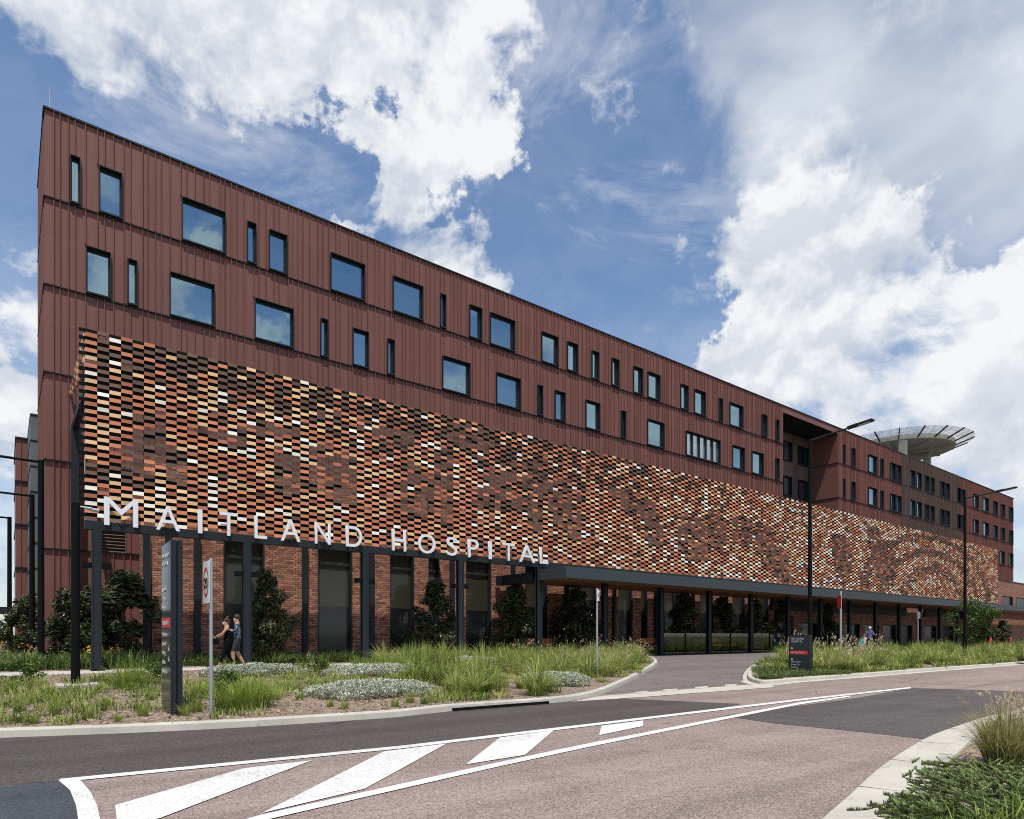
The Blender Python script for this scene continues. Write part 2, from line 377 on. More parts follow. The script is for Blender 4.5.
c = k.mix(k.sstep(k.noise(P, .8, 4, .6), .5, .7, 0, .6), c, (.30, .235, .12))
setp(k, p, Base_Color=c, Roughness=.95); bump(k, p, sp.outputs[1], .8, .03); M['mulch'] = m
M['ground'] = simple('dry_ground', (.13, .12, .06), .95, 0, .4, .4)

# ------------------------------------------------------------------ mesh helpers
def tag(o, label=None, cat=None, group=None, kind=None):
    for kk, vv in (('label', label), ('category', cat), ('group', group), ('kind', kind)):
        if vv: o[kk] = vv
    return o
def empty(name, loc=(0, 0, 0), label=None, cat=None, group=None):
    o = bpy.data.objects.new(name, None); COL.objects.link(o); o.location = loc
    o.empty_display_size = .2
    return tag(o, label, cat, group)
def wloc(o):
    v = Vector((0, 0, 0))
    while o is not None: v += Vector(o.location); o = o.parent
    return v
def link(name, me, parent=None, loc=None):
    o = bpy.data.objects.new(name, me); COL.objects.link(o)
    if parent is not None: o.parent = parent
    if loc is not None: o.location = loc
    return o
class MB:
    def __init__(s): s.v = []; s.f = []; s.m = []; s.tint = []; s.cur = 0; s.t = 0.5
    def face(s, pts):
        i = len(s.v); s.v += [tuple(q) for q in pts]; s.f.append(tuple(range(i, i + len(pts)))); s.m.append(s.cur); s.tint.append(s.t)
    def box(s, x0, x1, y0, y1, z0, z1, skip=''):
        i = len(s.v)
        s.v += [(x0, y0, z0), (x1, y0, z0), (x1, y1, z0), (x0, y1, z0), (x0, y0, z1), (x1, y0, z1), (x1, y1, z1), (x0, y1, z1)]
        for kx, q in (('b', (3, 2, 1, 0)), ('t', (4, 5, 6, 7)), ('f', (0, 1, 5, 4)), ('k', (2, 3, 7, 6)), ('l', (3, 0, 4, 7)), ('r', (1, 2, 6, 5))):
            if kx not in skip: s.f.append(tuple(i + a for a in q)); s.m.append(s.cur); s.tint.append(s.t)
    def bar(s, p0, p1, wx, wy=None, up=(0, 0, 1)):
        p0 = Vector(p0); p1 = Vector(p1); d = (p1 - p0).normalized(); wy = wy or wx
        a = d.cross(Vector(up))
        if a.length < 1e-4: a = d.cross(Vector((1, 0, 0)))
        a.normalize(); c = a.cross(d).normalized()
        i = len(s.v)
        for q in (p0, p1):
            for sa, sc in ((-1, -1), (1, -1), (1, 1), (-1, 1)): s.v.append(tuple(q + a * (sa * wx / 2) + c * (sc * wy / 2)))
        for q in ((0, 1, 2, 3), (7, 6, 5, 4), (0, 4, 5, 1), (1, 5, 6, 2), (2, 6, 7, 3), (3, 7, 4, 0)):
            s.f.append(tuple(i + x for x in q)); s.m.append(s.cur); s.tint.append(s.t)
    def tube(s, p0, p1, r0, r1=None, n=12):
        s.path([p0, p1], [r0, r1 if r1 is not None else r0], n)
    def path(s, pts, rad, n=10):
        pts = [Vector(q) for q in pts]; rings = []
        for j, q in enumerate(pts):
            d = (pts[min(j + 1, len(pts) - 1)] - pts[max(j - 1, 0)]).normalized()
            a = d.cross(Vector((0, 0, 1)))
            if a.length < 1e-3: a = Vector((1, 0, 0))
            a.normalize(); c = d.cross(a).normalized()
            i = len(s.v); rings.append(i)
            for q2 in range(n):
                th = 2 * math.pi * q2 / n
                s.v.append(tuple(q + (a * math.cos(th) + c * math.sin(th)) * rad[j]))
        for r0, r1 in zip(rings, rings[1:]):
            for q2 in range(n):
                s.f.append((r0 + q2, r0 + (q2 + 1) % n, r1 + (q2 + 1) % n, r1 + q2)); s.m.append(s.cur); s.tint.append(s.t)
        for r0, rev in ((rings[0], True), (rings[-1], False)):
            q3 = tuple(r0 + q2 for q2 in range(n)); s.f.append(q3[::-1] if rev else q3); s.m.append(s.cur); s.tint.append(s.t)
    def prism(s, poly, z0, z1):
        n = len(poly); i = len(s.v)
        s.v += [(x, y, z0) for x, y in poly] + [(x, y, z1) for x, y in poly]
        s.f.append(tuple(i + q for q in range(n))[::-1]); s.f.append(tuple(i + n + q for q in range(n)))
        for q in range(n): s.f.append((i + q, i + (q + 1) % n, i + n + (q + 1) % n, i + n + q))
        s.m += [s.cur] * (n + 2); s.tint += [s.t] * (n + 2)
    def sphere(s, c, rx, ry=None, rz=None, nu=12, nv=8):
        ry = ry or rx; rz = rz or rx; i = len(s.v)
        for a in range(nv + 1):
            ph = math.pi * a / nv
            for q in range(nu):
                th = 2 * math.pi * q / nu
                s.v.append((c[0] + rx * math.sin(ph) * math.cos(th), c[1] + ry * math.sin(ph) * math.sin(th), c[2] + rz * math.cos(ph)))
        for a in range(nv):
            for q in range(nu):
                s.f.append((i + a * nu + q, i + (a + 1) * nu + q, i + (a + 1) * nu + (q + 1) % nu, i + a * nu + (q + 1) % nu)); s.m.append(s.cur); s.tint.append(s.t)
    def build(s, name, mats, parent=None, smooth=False, tint=False, bevel=0):
        o0 = wloc(parent) if parent is not None else Vector((0, 0, 0))
        me = bpy.data.meshes.new(name)
        me.from_pydata([(x - o0.x, y - o0.y, z - o0.z) for x, y, z in s.v], [], s.f)
        mats = mats if isinstance(mats, (list, tuple)) else [mats]
        for mm in mats: me.materials.append(M[mm] if isinstance(mm, str) else mm)
        me.polygons.foreach_set('material_index', s.m)
        if tint:
            a = me.attributes.new('tint', 'FLOAT', 'FACE'); a.data.foreach_set('value', s.tint)
        if smooth:
            me.polygons.foreach_set('use_smooth', [True] * len(me.polygons))
        me.update()
        o = link(name, me, parent)
        if bevel:
            md = o.modifiers.new('bevel', 'BEVEL'); md.width = bevel; md.segments = 2; md.limit_method = 'ANGLE'
        if smooth:
            try: me.set_sharp_from_angle(angle=R(40))
            except Exception: pass
        return o
def npmesh(name, V, faces, nper, mats, tint=None, parent=None, col=None):
    """V (n,3) float, faces flat index array, nper loop count per face"""
    me = bpy.data.meshes.new(name)
    me.vertices.add(len(V)); me.vertices.foreach_set('co', np.asarray(V, np.float32).ravel())
    me.loops.add(len(faces)); me.loops.foreach_set('vertex_index', np.asarray(faces, np.int32))
    nper = np.asarray(nper, np.int32); st = np.concatenate([[0], np.cumsum(nper)[:-1]]).astype(np.int32)
    me.polygons.add(len(nper)); me.polygons.foreach_set('loop_start', st); me.polygons.foreach_set('loop_total', nper)
    for mm in (mats if isinstance(mats, (list, tuple)) else [mats]): me.materials.append(M[mm])
    if tint is not None:
        a = me.attributes.new('tint', 'FLOAT', 'FACE'); a.data.foreach_set('value', np.asarray(tint, np.float32))
    if col is not None:
        a = me.attributes.new('tile', 'FLOAT_COLOR', 'FACE'); a.data.foreach_set('color', np.asarray(col, np.float32).ravel())
    me.update(calc_edges=True)
    me.polygons.foreach_set('use_smooth', [False] * len(nper))
    return me
def blades(C, length, az, lean, width, tint, jitter=0.0):
    """grass blades: strips that taper and bend outwards. arrays of n"""
    n = len(C); T = np.array([0, .38, .72, 1.0])
    d = np.stack([np.cos(az), np.sin(az), np.zeros(n)], 1); s = np.stack([-np.sin(az), np.cos(az), np.zeros(n)], 1)
    V = np.zeros((n, 7, 3))
    for j, t in enumerate(T):
        out = lean * length * (t ** 1.8); upz = length * (t - 0.42 * lean * t * t)
        c = C + d * out[:, None] + np.array([0, 0, 1.0]) * upz[:, None]
        wv = width * (1 - 0.75 * t)
        if j < 3:
            V[:, 2 * j] = c - s * wv[:, None] / 2; V[:, 2 * j + 1] = c + s * wv[:, None] / 2
        else: V[:, 6] = c
    base = (np.arange(n) * 7)[:, None]
    F = (base + np.array([0, 1, 3, 2, 2, 3, 5, 4, 4, 5, 6])).ravel()
    per = np.tile([4, 4, 3], n); tt = np.repeat(tint, 3)
    return V.reshape(-1, 3), F, per, tt
def leaves(C, size, nrm, tint, asp=.45):
    """leaf shaped quads at C, facing nrm"""
    n = len(C); nrm = nrm / np.linalg.norm(nrm, axis=1)[:, None]
    r = RNG.normal(size=(n, 3)); a = np.cross(nrm, r); a /= np.linalg.norm(a, axis=1)[:, None]; c = np.cross(nrm, a)
    L_ = size[:, None]; W_ = L_ * asp
    V = np.stack([C - a * L_ * .5, C + c * W_ * .5 + nrm * L_ * .06, C + a * L_ * .5, C - c * W_ * .5 + nrm * L_ * .06], 1)
    F = np.arange(4 * n); return V.reshape(-1, 3), F, np.full(n, 4), tint
def merge(parts):
    V = []; F = []; Pn = []; T = []; off = 0
    for v, f, p_, t in parts:
        V.append(v); F.append(f + off); Pn.append(p_); T.append(t); off += len(v)
    return np.concatenate(V), np.concatenate(F), np.concatenate(Pn), np.concatenate(T)
def sheet(name, poly, dz, material, kind='structure'):
    bm = bmesh.new(); vs = [bm.verts.new((x, y, 0)) for x, y in poly]; bm.faces.new(vs); bmesh.ops.triangulate(bm, faces=bm.faces)
    for yc in (12, 20):
        geom = bm.verts[:] + bm.edges[:] + bm.faces[:]
        bmesh.ops.bisect_plane(bm, geom=geom, plane_co=(0, yc, 0), plane_no=(0, 1, 0))
    for v_ in bm.verts: v_.co.z = gz(v_.co.y) + dz
    bmesh.ops.recalc_face_normals(bm, faces=bm.faces)
    if sum(f.normal.z for f in bm.faces) < 0: bmesh.ops.reverse_faces(bm, faces=bm.faces)
    bmesh.ops.triangulate(bm, faces=bm.faces)
    me = bpy.data.meshes.new(name); bm.to_mesh(me); bm.free()
    me.materials.append(M[material]); o = link(name, me); return tag(o, kind=kind)
def smooth_line(pts, n=6):
    out = []
    for i in range(len(pts) - 1):
        p0 = pts[max(i - 1, 0)]; p1 = pts[i]; p2 = pts[i + 1]; p3 = pts[min(i + 2, len(pts) - 1)]
        for j in range(n):
            t = j / n
            out.append(tuple(.5 * (2 * p1[a] + (p2[a] - p0[a]) * t + (2 * p0[a] - 5 * p1[a] + 4 * p2[a] - p3[a]) * t * t + (3 * p1[a] - p0[a] - 3 * p2[a] + p3[a]) * t ** 3) for a in (0, 1)))
    out.append(pts[-1]); return out
def offset_line(line, d):
    out = []
    for i, q in enumerate(line):
        a = Vector(line[max(i - 1, 0)]); c = Vector(line[min(i + 1, len(line) - 1)]); t = (c - a).normalized()
        out.append((q[0] - t.y * d, q[1] + t.x * d))
    return out
def sweep(mb, line, profile):
    rows = [[(x, y, gz(y0[1]) + dz) for (x, y), y0 in zip(offset_line(line, off), line)] for off, dz in profile]
    for r0, r1 in zip(rows, rows[1:]):
        for i in range(len(line) - 1): mb.face((r0[i], r0[i + 1], r1[i + 1], r1[i]))
    return rows
def inside(poly, x, y):
    c = False; j = len(poly) - 1
    for i in range(len(poly)):
        if (poly[i][1] > y) != (poly[j][1] > y) and x < (poly[j][0] - poly[i][0]) * (y - poly[i][1]) / (poly[j][1] - poly[i][1]) + poly[i][0]: c = not c
        j = i
    return c
def wall_front(mb, x0, x1, z0, z1, y, ops, depth=.25):
    """front face (towards -Y) with rectangular openings and their reveals"""
    ops = [(max(o_[0], x0), min(o_[1], x1), max(o_[2], z0), min(o_[3], z1)) for o_ in ops if o_[0] < x1 and o_[1] > x0 and o_[2] < z1 and o_[3] > z0]
    xs = sorted({x0, x1, *[q for o_ in ops for q in o_[:2]]}); zs = sorted({z0, z1, *[q for o_ in ops for q in o_[2:4]]})
    for a, c in zip(xs, xs[1:]):
        for d, e in zip(zs, zs[1:]):
            mxx, mz = (a + c) / 2, (d + e) / 2
            if any(o_[0] < mxx < o_[1] and o_[2] < mz < o_[3] for o_ in ops): continue
            mb.face(((a, y, d), (c, y, d), (c, y, e), (a, y, e)))
    for a, c, d, e in [o_[:4] for o_ in ops]:
        mb.face(((a, y, d), (a, y, e), (a, y + depth, e), (a, y + depth, d))); mb.face(((c, y, d), (c, y + depth, d), (c, y + depth, e), (c, y, e)))
        mb.face(((a, y, e), (c, y, e), (c, y + depth, e), (a, y + depth, e))); mb.face(((a, y, d), (a, y + depth, d), (c, y + depth, d), (c, y, d)))
def text_mesh(txt, size, depth, offset=0.0, spacing=1.0, align='CENTER'):
    cu = bpy.data.curves.new('lettering', 'FONT'); cu.body = txt; cu.size = size; cu.extrude = depth / 2; cu.offset = offset
    cu.space_character = spacing; cu.align_x = align
    ob = bpy.data.objects.new('lettering', cu); COL.objects.link(ob)
    dg = bpy.context.evaluated_depsgraph_get(); me = bpy.data.meshes.new_from_object(ob.evaluated_get(dg))
    bpy.data.objects.remove(ob); return me

# ------------------------------------------------------------------ ground, road, kerbs
mb = MB()
ys = [-1500, 12, 20, 2500]
for y0, y1 in zip(ys, ys[1:]):
    mb.face(((-2500, y0, gz(y0) - .03), (2500, y0, gz(y0) - .03), (2500, y1, gz(y1) - .03), (-2500, y1, gz(y1) - .03)))
tag(mb.build('ground', 'ground'), kind='structure')
sheet('road', [(-60, -14), (220, -14), (220, 12.6), (-60, 12.6)], 0, 'road')

LK = [(-220, 745), (-90, 741), (0, 738), (70, 735.5), (134.8, 733), (236, 728), (346, 721), (400, 717), (458, 710.5), (544, 704), (587, 698.4), (618.6, 687), (642, 675), (656, 666), (656.5, 661.5), (648, 658)]
left_kerb = smooth_line([g(*q) for q in LK], 5)
left_back = [(20.0, 20.6), (-14, 20.6)]
left_inner = offset_line(left_kerb, .14)
LEFT_POLY = left_inner + left_back
RK = [(768, 661), (757, 664), (749.5, 671), (747, 678), (753, 683), (768, 684.5), (800, 681.5), (860, 677), (940, 670.5), (1024, 664)]
rk = [g(*q) for q in RK]; rk = rk + [(46, rk[-1][1] + .05), (110, rk[-1][1] + .1)]
right_kerb = smooth_line(rk, 5)
right_inner = offset_line(right_kerb, .14)
rb = rk[0][1] + .1
RIGHT_POLY = right_inner + [(110, rb), (right_inner[0][0] + .3, rb)]
NK = [(700, 960), (760, 885), (823, 819), (847, 798), (884, 765), (925, 739), (955, 727), (990, 716), (1024, 707)]
nk = [g(*q) for q in NK]; nk = nk + [(22, nk[-1][1] + .45), (34, nk[-1][1] + .6), (80, nk[-1][1] + .7)]
near_kerb = smooth_line(nk, 6)[::-1]     # island lies to the left of the direction of travel
near_inner = offset_line(near_kerb, .62)
NEAR_POLY = near_inner + [(nk[0][0] + .6, -8), (80, -8)]

sheet('planting_bed_soil', LEFT_POLY, .105, 'mulch'); sheet('island_soil', RIGHT_POLY, .105, 'mulch'); sheet('verge_soil', NEAR_POLY, .11, 'mulch')
KP = [(0, 0), (.012, .10), (.03, .125), (.145, .127), (.15, .09)]
mb = MB(); sweep(mb, left_kerb, KP); o = mb.build('kerb_with_drain', 'kerb'); tag(o, kind='structure')
pit0, pit1 = g(452, 712), g(549, 704.5)
mbp = MB(); d = (Vector(pit1) - Vector(pit0)).normalized(); nrm = Vector((-d.y, d.x))
q0 = Vector(pit0) - nrm * .012; q1 = Vector(pit1) - nrm * .012
mbp.face(((q0.x, q0.y, .015), (q1.x, q1.y, .015), (q1.x + nrm.x * .010, q1.y + nrm.y * .010, .075), (q0.x + nrm.x * .010, q0.y + nrm.y * .010, .075)))
mbp.build('drain_opening', 'black', o)
mb = MB(); sweep(mb, right_kerb, [(-.26, .006), (0, .012)] + KP[1:]); tag(mb.build('kerb', 'kerb'), kind='structure')
mb = MB(); sweep(mb, near_kerb, [(0, .006), (.42, .012), (.45, .09), (.475, .125), (.62, .13), (.63, .08)]); tag(mb.build('kerb', 'kerb'), kind='structure')
# joints in the kerbs
mb = MB()
def joints(line, step, o0, o1, h):
    acc = 0
    for a, c in zip(line, line[1:]):
        a = Vector(a); c = Vector(c); L0 = (c - a).length; acc += L0
        if acc > step:
            acc = 0; t = (c - a).normalized(); n_ = Vector((-t.y, t.x)); p0 = a + n_ * o0; p1 = a + n_ * o1
            mb.bar((p0.x, p0.y, gz(a.y) + h), (p1.x, p1.y, gz(a.y) + h), .008, .004)
joints(left_kerb, 2.4, .02, .14, .126); joints(right_kerb, 2.8, .02, .14, .126); joints(near_kerb, 1.6, .0, .42, .010); joints(near_kerb, 1.6, .475, .62, .129)
tag(mb.build('kerb_joint_line', 'mulch'), kind='structure')

# driveway and drop off lane
sheet('driveway', [(8.5, 11.6), (19, 11.2), (110, 11.6), (110, 24.1), (20.2, 24.1), (20.2, 20.5), (14, 20), (8, 13)], .004, 'drive_asphalt')
sheet('path', [(-14, 21.0), (20.1, 21.0), (20.1, 24.5), (-14, 24.5)], .02, 'path')
mb = MB()
mb.box(-14, 20.1, 20.6, 21.0, .3, .45); tag(mb.build('path_edging', 'kerb'), kind='structure')
mb = MB(); mb.box(-14, 112, 24.5, 27.3, .2, .40); tag(mb.build('planting_bed', 'mulch'), kind='structure')
# pale crossing strip at the mouth of the driveway
sheet('driveway_gutter', [g(572, 702), g(640, 697.5), g(720, 691.5), g(775, 687.5), g(770, 683.4), g(742, 685.5), g(660, 691.5), g(600, 696.5)], .009, 'kerb')
mb = MB()
for x0, x1, ya, yb in ((634, 647, 694.3, 693.2), (662, 676, 692.0, 690.9), (694, 707, 689.3, 688.3), (724, 736, 687.0, 686.1)):
    pts = [g(x0, ya), g(x1, yb), g(x1 + 1.5, yb - 1.9), g(x0 + 1.5, ya - 1.9)]
    mb.face([(x, y, .014) for x, y in pts])
tag(mb.build('give_way_marking', 'kerb'), kind='structure')

def flat(name, polys, z, material):
    mb = MB()
    for pl in polys: mb.face([(*g(*q), z) for q in pl])
    o = mb.build(name, material)
    me = o.data; bm = bmesh.new(); bm.from_mesh(me); bmesh.ops.triangulate(bm, faces=bm.faces); bmesh.ops.recalc_face_normals(bm, faces=bm.faces)
    for f_ in bm.faces:
        if f_.normal.z < 0: f_.normal_flip()
    bm.to_mesh(me); bm.free()
    return tag(o, kind='structure')
kerb_px = [(q[0], q[1]) for q in LK if q[0] <= 590]
flat('asphalt_lane', [[(-300, 822), (-150, 802), (0, 786), (60, 781), (230, 764), (400, 748.5), (560, 730), (690, 714), (742, 704), (634, 699.3), (600, 697.2)] + kerb_px[::-1][1:]], .004, 'dark_asphalt')
flat('asphalt_patch', [[(724, 716), (790, 707), (860, 697.5), (911, 688), (991, 690.5), (1030, 692), (1075, 694), (1024, 707), (990, 716), (955, 727), (925, 739.2), (850, 731), (774, 723.5)]], .004, 'grey_asphalt')
flat('turning_patch', [[(-300, 823), (-150, 803), (0, 787), (58, 781.5), (70, 791), (78, 812), (80, 850), (60, 950), (-300, 1000)]], .006, 'blue_asphalt')
def ribbon(top, th): return top + [(x, y + t) for (x, y), t in zip(top, th)][::-1]
flat('edge_line_marking', [ribbon([(60, 779.6), (230, 763), (400, 746.4), (587, 724.5), (700, 711.0), (800, 699.2), (911, 687.2)], [3.2, 3.0, 2.8, 2.4, 2.1, 1.7, 1.4]),
     ribbon([(160, 844), (262, 815.5), (400, 784.8), (500, 762.5), (587, 744.2), (700, 722), (800, 702.6), (850, 695.9)], [8, 6.2, 5.0, 4.4, 3.7, 2.8, 2.1, 1.2])], .009, 'paint')
flat('hatch_marking', [[(115, 806), (244, 769), (312, 761), (160, 819), (118, 830)], [(262, 814), (384, 752), (447, 744), (365, 789.5)],
     [(466, 765), (500, 738), (554, 730.8), (525, 755.5)], [(599, 735.7), (601.5, 726.3), (643, 721), (643, 726.5)]], .009, 'paint')
flat('curved_line_marking', [[(58, 780.6), (80, 780.6), (90, 792), (97, 806), (100, 820), (101, 850), (80, 850), (78, 819), (76, 806), (70, 791)]], .0095, 'paint')

# ------------------------------------------------------------------ hospital building
FY_ = 30.2; X0, X1 = 1.18, 115.2; ROOF = 21.3
FL = [0.3, 4.75, 8.1, 11.4, 14.7, 18.0, ROOF]
RX0, RX1, RD = at(783, FY_), at(838, FY_), 2.8
bld = empty('hospital_building', (50, 34, .3), 'long six storey hospital clad in red brown seamed metal above a brick base', 'building')
ROW_T = [(68.9,81.4),(97.6,123),(180.8,226),(246,256.6),(267.8,287.4),(329.5,365),(391.9,423),(439.3,445.8),(468.3,481.8),(489,514.6),(540.5,557.8),(566.2,577.4),(590.8,598.7),(610.8,618.7),(632.4,642.4),(646.8,659.7),(679.6,687.8),(693.4,705),(717.7,722),(728.8,742.6),(761,766.6),(775,778.4)]
ROW_2 = [(84.7,111.6),(126.3,138),(168.5,215),(253.7,293.9),(319.5,328),(351.7,368.7),(386.3,394.5),(441.4,470),(495.3,520.2),(536.6,542.5),(553.9,565),(584.7,599.6),(620.1,625.4),(646.5,663.8),(685.2,719.8),(731.5,744),(751,763),(774.8,778.6)]
ROW_R = [(842.5,844.7),(850.9,854.7),(867.6,876.4),(880,882.8),(889.5,895),(895.4,900.7),(909.2,914.6),(915.6,921),(924.2,928.6),(929.2,933.8),(939.3,944),(944.6,949.2),(957,960.4),(961,964.6),(973,978),(982.3,988),(992.6,997),(1000.2,1004.5),(1008.6,1012.6)]
wins = []
for r_, zb in ((ROW_T, FL[5]), (ROW_2, FL[4])):
    for a, c in r_ + ROW_R: wins.append((at(a, FY_) + .06, at(c, FY_) - .06, zb + .10, zb + 1.86))
for a, c in ((999.5, 1004), (1008.3, 1012.4)): wins.append((at(a, FY_), at(c, FY_), FL[3] + .1, FL[3] + 1.86))
# louvred vent low on the left
vent = (at(98, FY_), at(125, FY_), zat(110, 553, FY_), zat(110, 523, FY_))
mb = MB(); GX0, GX1 = at(901, FY_), at(960, FY_)
for fi in range(6):
    z0, z1 = FL[fi], FL[fi + 1]
    opn = wins + [vent]
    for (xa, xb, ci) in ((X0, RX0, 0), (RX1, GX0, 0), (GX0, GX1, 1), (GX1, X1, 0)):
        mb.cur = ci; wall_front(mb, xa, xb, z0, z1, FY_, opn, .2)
    x = X0 + .28
    pat = [.19, .26, .22, .33, .40, .24, .30, .36, .22, .44]; pi = fi * 0
    while x < X1 - .05:
        if not (RX0 - .05 < x < RX1 + .05):
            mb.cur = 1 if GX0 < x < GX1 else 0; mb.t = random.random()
            seg = [(z0 + .04, z1 - .02)]
            for o_ in opn:
                if o_[0] - .08 < x < o_[1] + .08:
                    ns = []
                    for s0, s1 in seg:
                        if o_[3] + .07 < s1 and o_[2] > s0 - .2 and o_[2] < s1:
                            if o_[2] - .1 > s0: ns.append((s0, o_[2] - .1))
                            ns.append((o_[3] + .07, s1))
                        elif s0 < o_[2] < s1: ns.append((s0, o_[2] - .1))
                        elif o_[2] <= s0 and o_[3] >= s1: pass
                        else: ns.append((s0, s1))
                    seg = ns
            for s0, s1 in seg:
                if s1 - s0 > .1: mb.box(x - .013, x + .013, FY_ - (.11 if mb.cur else .07), FY_, s0, s1, 'k')
        x += pat[pi % 10] * (1.0 if not (GX0 < x < GX1) else .85); pi += 1
    mb.cur = 2; mb.t = .5
    if fi:      # drip flashing at every storey line
        for xa, xb in ((X0 - .03, RX0), (RX1, X1)): mb.box(xa, xb, FY_ - .085, FY_ + .02, z0 - .022, z0 + .022)
mb.cur = 0; mb.t = .5
YB = 35.7
mb.face(((X0, FY_, .3), (X0, FY_, ROOF), (X0, YB, ROOF), (X0, YB, .3)))
mb.face(((X1, FY_, .3), (X1, 60, .3), (X1, 60, ROOF), (X1, FY_, ROOF)))
mb.face(((X0, YB, .3), (X0, YB, ROOF), (45, YB, ROOF), (45, YB, .3)))
mb.face(((45, YB, .3), (45, YB, ROOF), (45, 60, ROOF), (45, 60, .3)))
mb.face(((45, 60, .3), (45, 60, ROOF), (X1, 60, ROOF), (X1, 60, .3)))
for yy in np.arange(FY_ + .45, YB, .45):
    mb.box(X0 - .04, X0, yy - .014, yy + .014, .4, ROOF - .05)
mb.cur = 2
for z0 in FL[1:-1]: mb.box(X0 - .05, X0 + .01, FY_ - .03, YB, z0 - .03, z0 + .03)
# recess with its own back wall
rwins = [(at(782.3, FY_ + RD) + .15, at(791, FY_ + RD), FL[5] + .1, FL[5] + 1.86), (at(798, FY_ + RD), at(802.6, FY_ + RD), FL[5] + .1, FL[5] + 1.86), (at(803.4, FY_ + RD), at(808, FY_ + RD), FL[5] + .1, FL[5] + 1.86),
         (at(782.3, FY_ + RD) + .15, at(791, FY_ + RD), FL[4] + .1, FL[4] + 1.86), (at(798, FY_ + RD), at(807, FY_ + RD), FL[4] + .1, FL[4] + 1.86)]
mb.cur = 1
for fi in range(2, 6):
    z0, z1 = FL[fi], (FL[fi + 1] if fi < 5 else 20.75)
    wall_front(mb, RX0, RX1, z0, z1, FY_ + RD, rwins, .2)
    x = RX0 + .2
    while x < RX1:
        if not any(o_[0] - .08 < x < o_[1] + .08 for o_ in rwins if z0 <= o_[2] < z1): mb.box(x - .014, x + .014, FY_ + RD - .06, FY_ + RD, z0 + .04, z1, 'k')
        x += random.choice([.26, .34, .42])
mb.cur = 0
mb.face(((RX0, FY_, 8.1), (RX0, FY_ + RD, 8.1), (RX0, FY_ + RD, 20.75), (RX0, FY_, 20.75)))
mb.face(((RX1, FY_, 8.1), (RX1, FY_, 20.75), (RX1, FY_ + RD, 20.75), (RX1, FY_ + RD, 8.1)))
mb.cur = 2; mb.face(((RX0, FY_, 20.75), (RX0, FY_ + RD, 20.75), (RX1, FY_ + RD, 20.75), (RX1, FY_, 20.75))); mb.cur = 0  # ceiling darker than the cladding: the recess shade is put into its colour
mb.box(RX0, RX1, FY_ - .003, FY_ + .12, 20.75, ROOF)
mb.cur = 2; mb.face(((RX0, FY_, 8.1), (RX1, FY_, 8.1), (RX1, FY_ + RD, 8.1), (RX0, FY_ + RD, 8.1)))
for z0 in (FL[4], FL[5]): mb.box(RX1 - .06, RX1 + .01, FY_, FY_ + RD, z0 - .03, z0 + .03)
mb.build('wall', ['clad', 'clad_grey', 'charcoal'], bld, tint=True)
mb = MB()
mb.box(X0 - .06, X1 + .06, FY_ - .075, FY_ + .3, ROOF, ROOF + .07)
mb.box(X0 - .06, X0 + .3, FY_ + .3, YB + .1, ROOF, ROOF + .07)
mb.cur = 1; mb.face(((X0, FY_ + .2, ROOF - .05), (X1, FY_ + .2, ROOF - .05), (X1, YB, ROOF - .05), (X0, YB, ROOF - .05)))
mb.face(((45, YB, ROOF - .05), (X1, YB, ROOF - .05), (X1, 60, ROOF - .05), (45, 60, ROOF - .05)))
rf = mb.build('roof', ['charcoal', 'roof'], bld)
mb = MB(); mb.tube((X0 + .18, FY_ + .45, ROOF + .12), (X0 + .18, FY_ + .45, ROOF + 1.15), .018, .010, 8); mb.tube((X0 + .18, FY_ + .45, ROOF + .05), (X0 + .18, FY_ + .45, ROOF + .3), .05, .04, 8)
mb.build('lightning_rod', 'steel', rf)
def window(a, c, z0, z1, y, glassm='glass', proj=.125, div=0):
    fr = MB(); t = .028
    fr.box(a - t, a, y - proj, y + .16, z0 - t, z1 + t); fr.box(c, c + t, y - proj, y + .16, z0 - t, z1 + t)
    fr.box(a, c, y - proj, y + .16, z1, z1 + t); fr.box(a - t, c + t, y - proj - .03, y + .16, z0 - t - .02, z0 - t + .04)
    fr.box(a, c, y + .05, y + .16, z0 - t + .04, z0 + .04); fr.box(a, a + .04, y + .05, y + .16, z0 + .04, z1); fr.box(c - .04, c, y + .05, y + .16, z0 + .04, z1); fr.box(a + .04, c - .04, y + .05, y + .16, z1 - .04, z1)
    for q in range(1, div):
        xx = a + (c - a) * q / div; fr.box(xx - .04, xx + .04, y - .02, y + .16, z0 + .04, z1 - .04)
    f_ = fr.build('window', 'charcoal', bld)
    p_ = MB(); j0, j1, j2 = (random.uniform(-.012, .012) for _ in range(3)); p_.face(((a, y + .11 + j0, z0), (c, y + .11 + j1, z0), (c, y + .11 + j1 + j2, z1), (a, y + .11 + j0 + j2, z1))); p_.build('pane', glassm, f_)
for a, c, z0, z1 in wins:
    lou = abs(a - at(685.2, FY_)) < .2 and z0 < FL[5]
    window(a, c, z0, z1, FY_, 'glass_pale' if lou else 'glass', .125, 5 if lou else 0)
for a, c, z0, z1 in rwins: window(a, c, z0, z1, FY_ + RD)
mb = MB()
a, c, z0, z1 = vent
mb.box(a - .05, c + .05, FY_ - .04, FY_ + .18, z0 - .05, z0); mb.box(a - .05, c + .05, FY_ - .04, FY_ + .18, z1, z1 + .05); mb.box(a - .05, a, FY_ - .04, FY_ + .18, z0, z1); mb.box(c, c + .05, FY_ - .04, FY_ + .18, z0, z1)
mb.box(a, c, FY_ + .14, FY_ + .18, z0, z1)
for q in range(9):
    zz = z0 + (z1 - z0) * (q + .4) / 9
    mb.face(((a, FY_ - .02, zz), (c, FY_ - .02, zz), (c, FY_ + .1, zz + .09), (a, FY_ + .1, zz + .09)))
mb.build('louvre_vent', 'clad_grey', bld, tint=True)

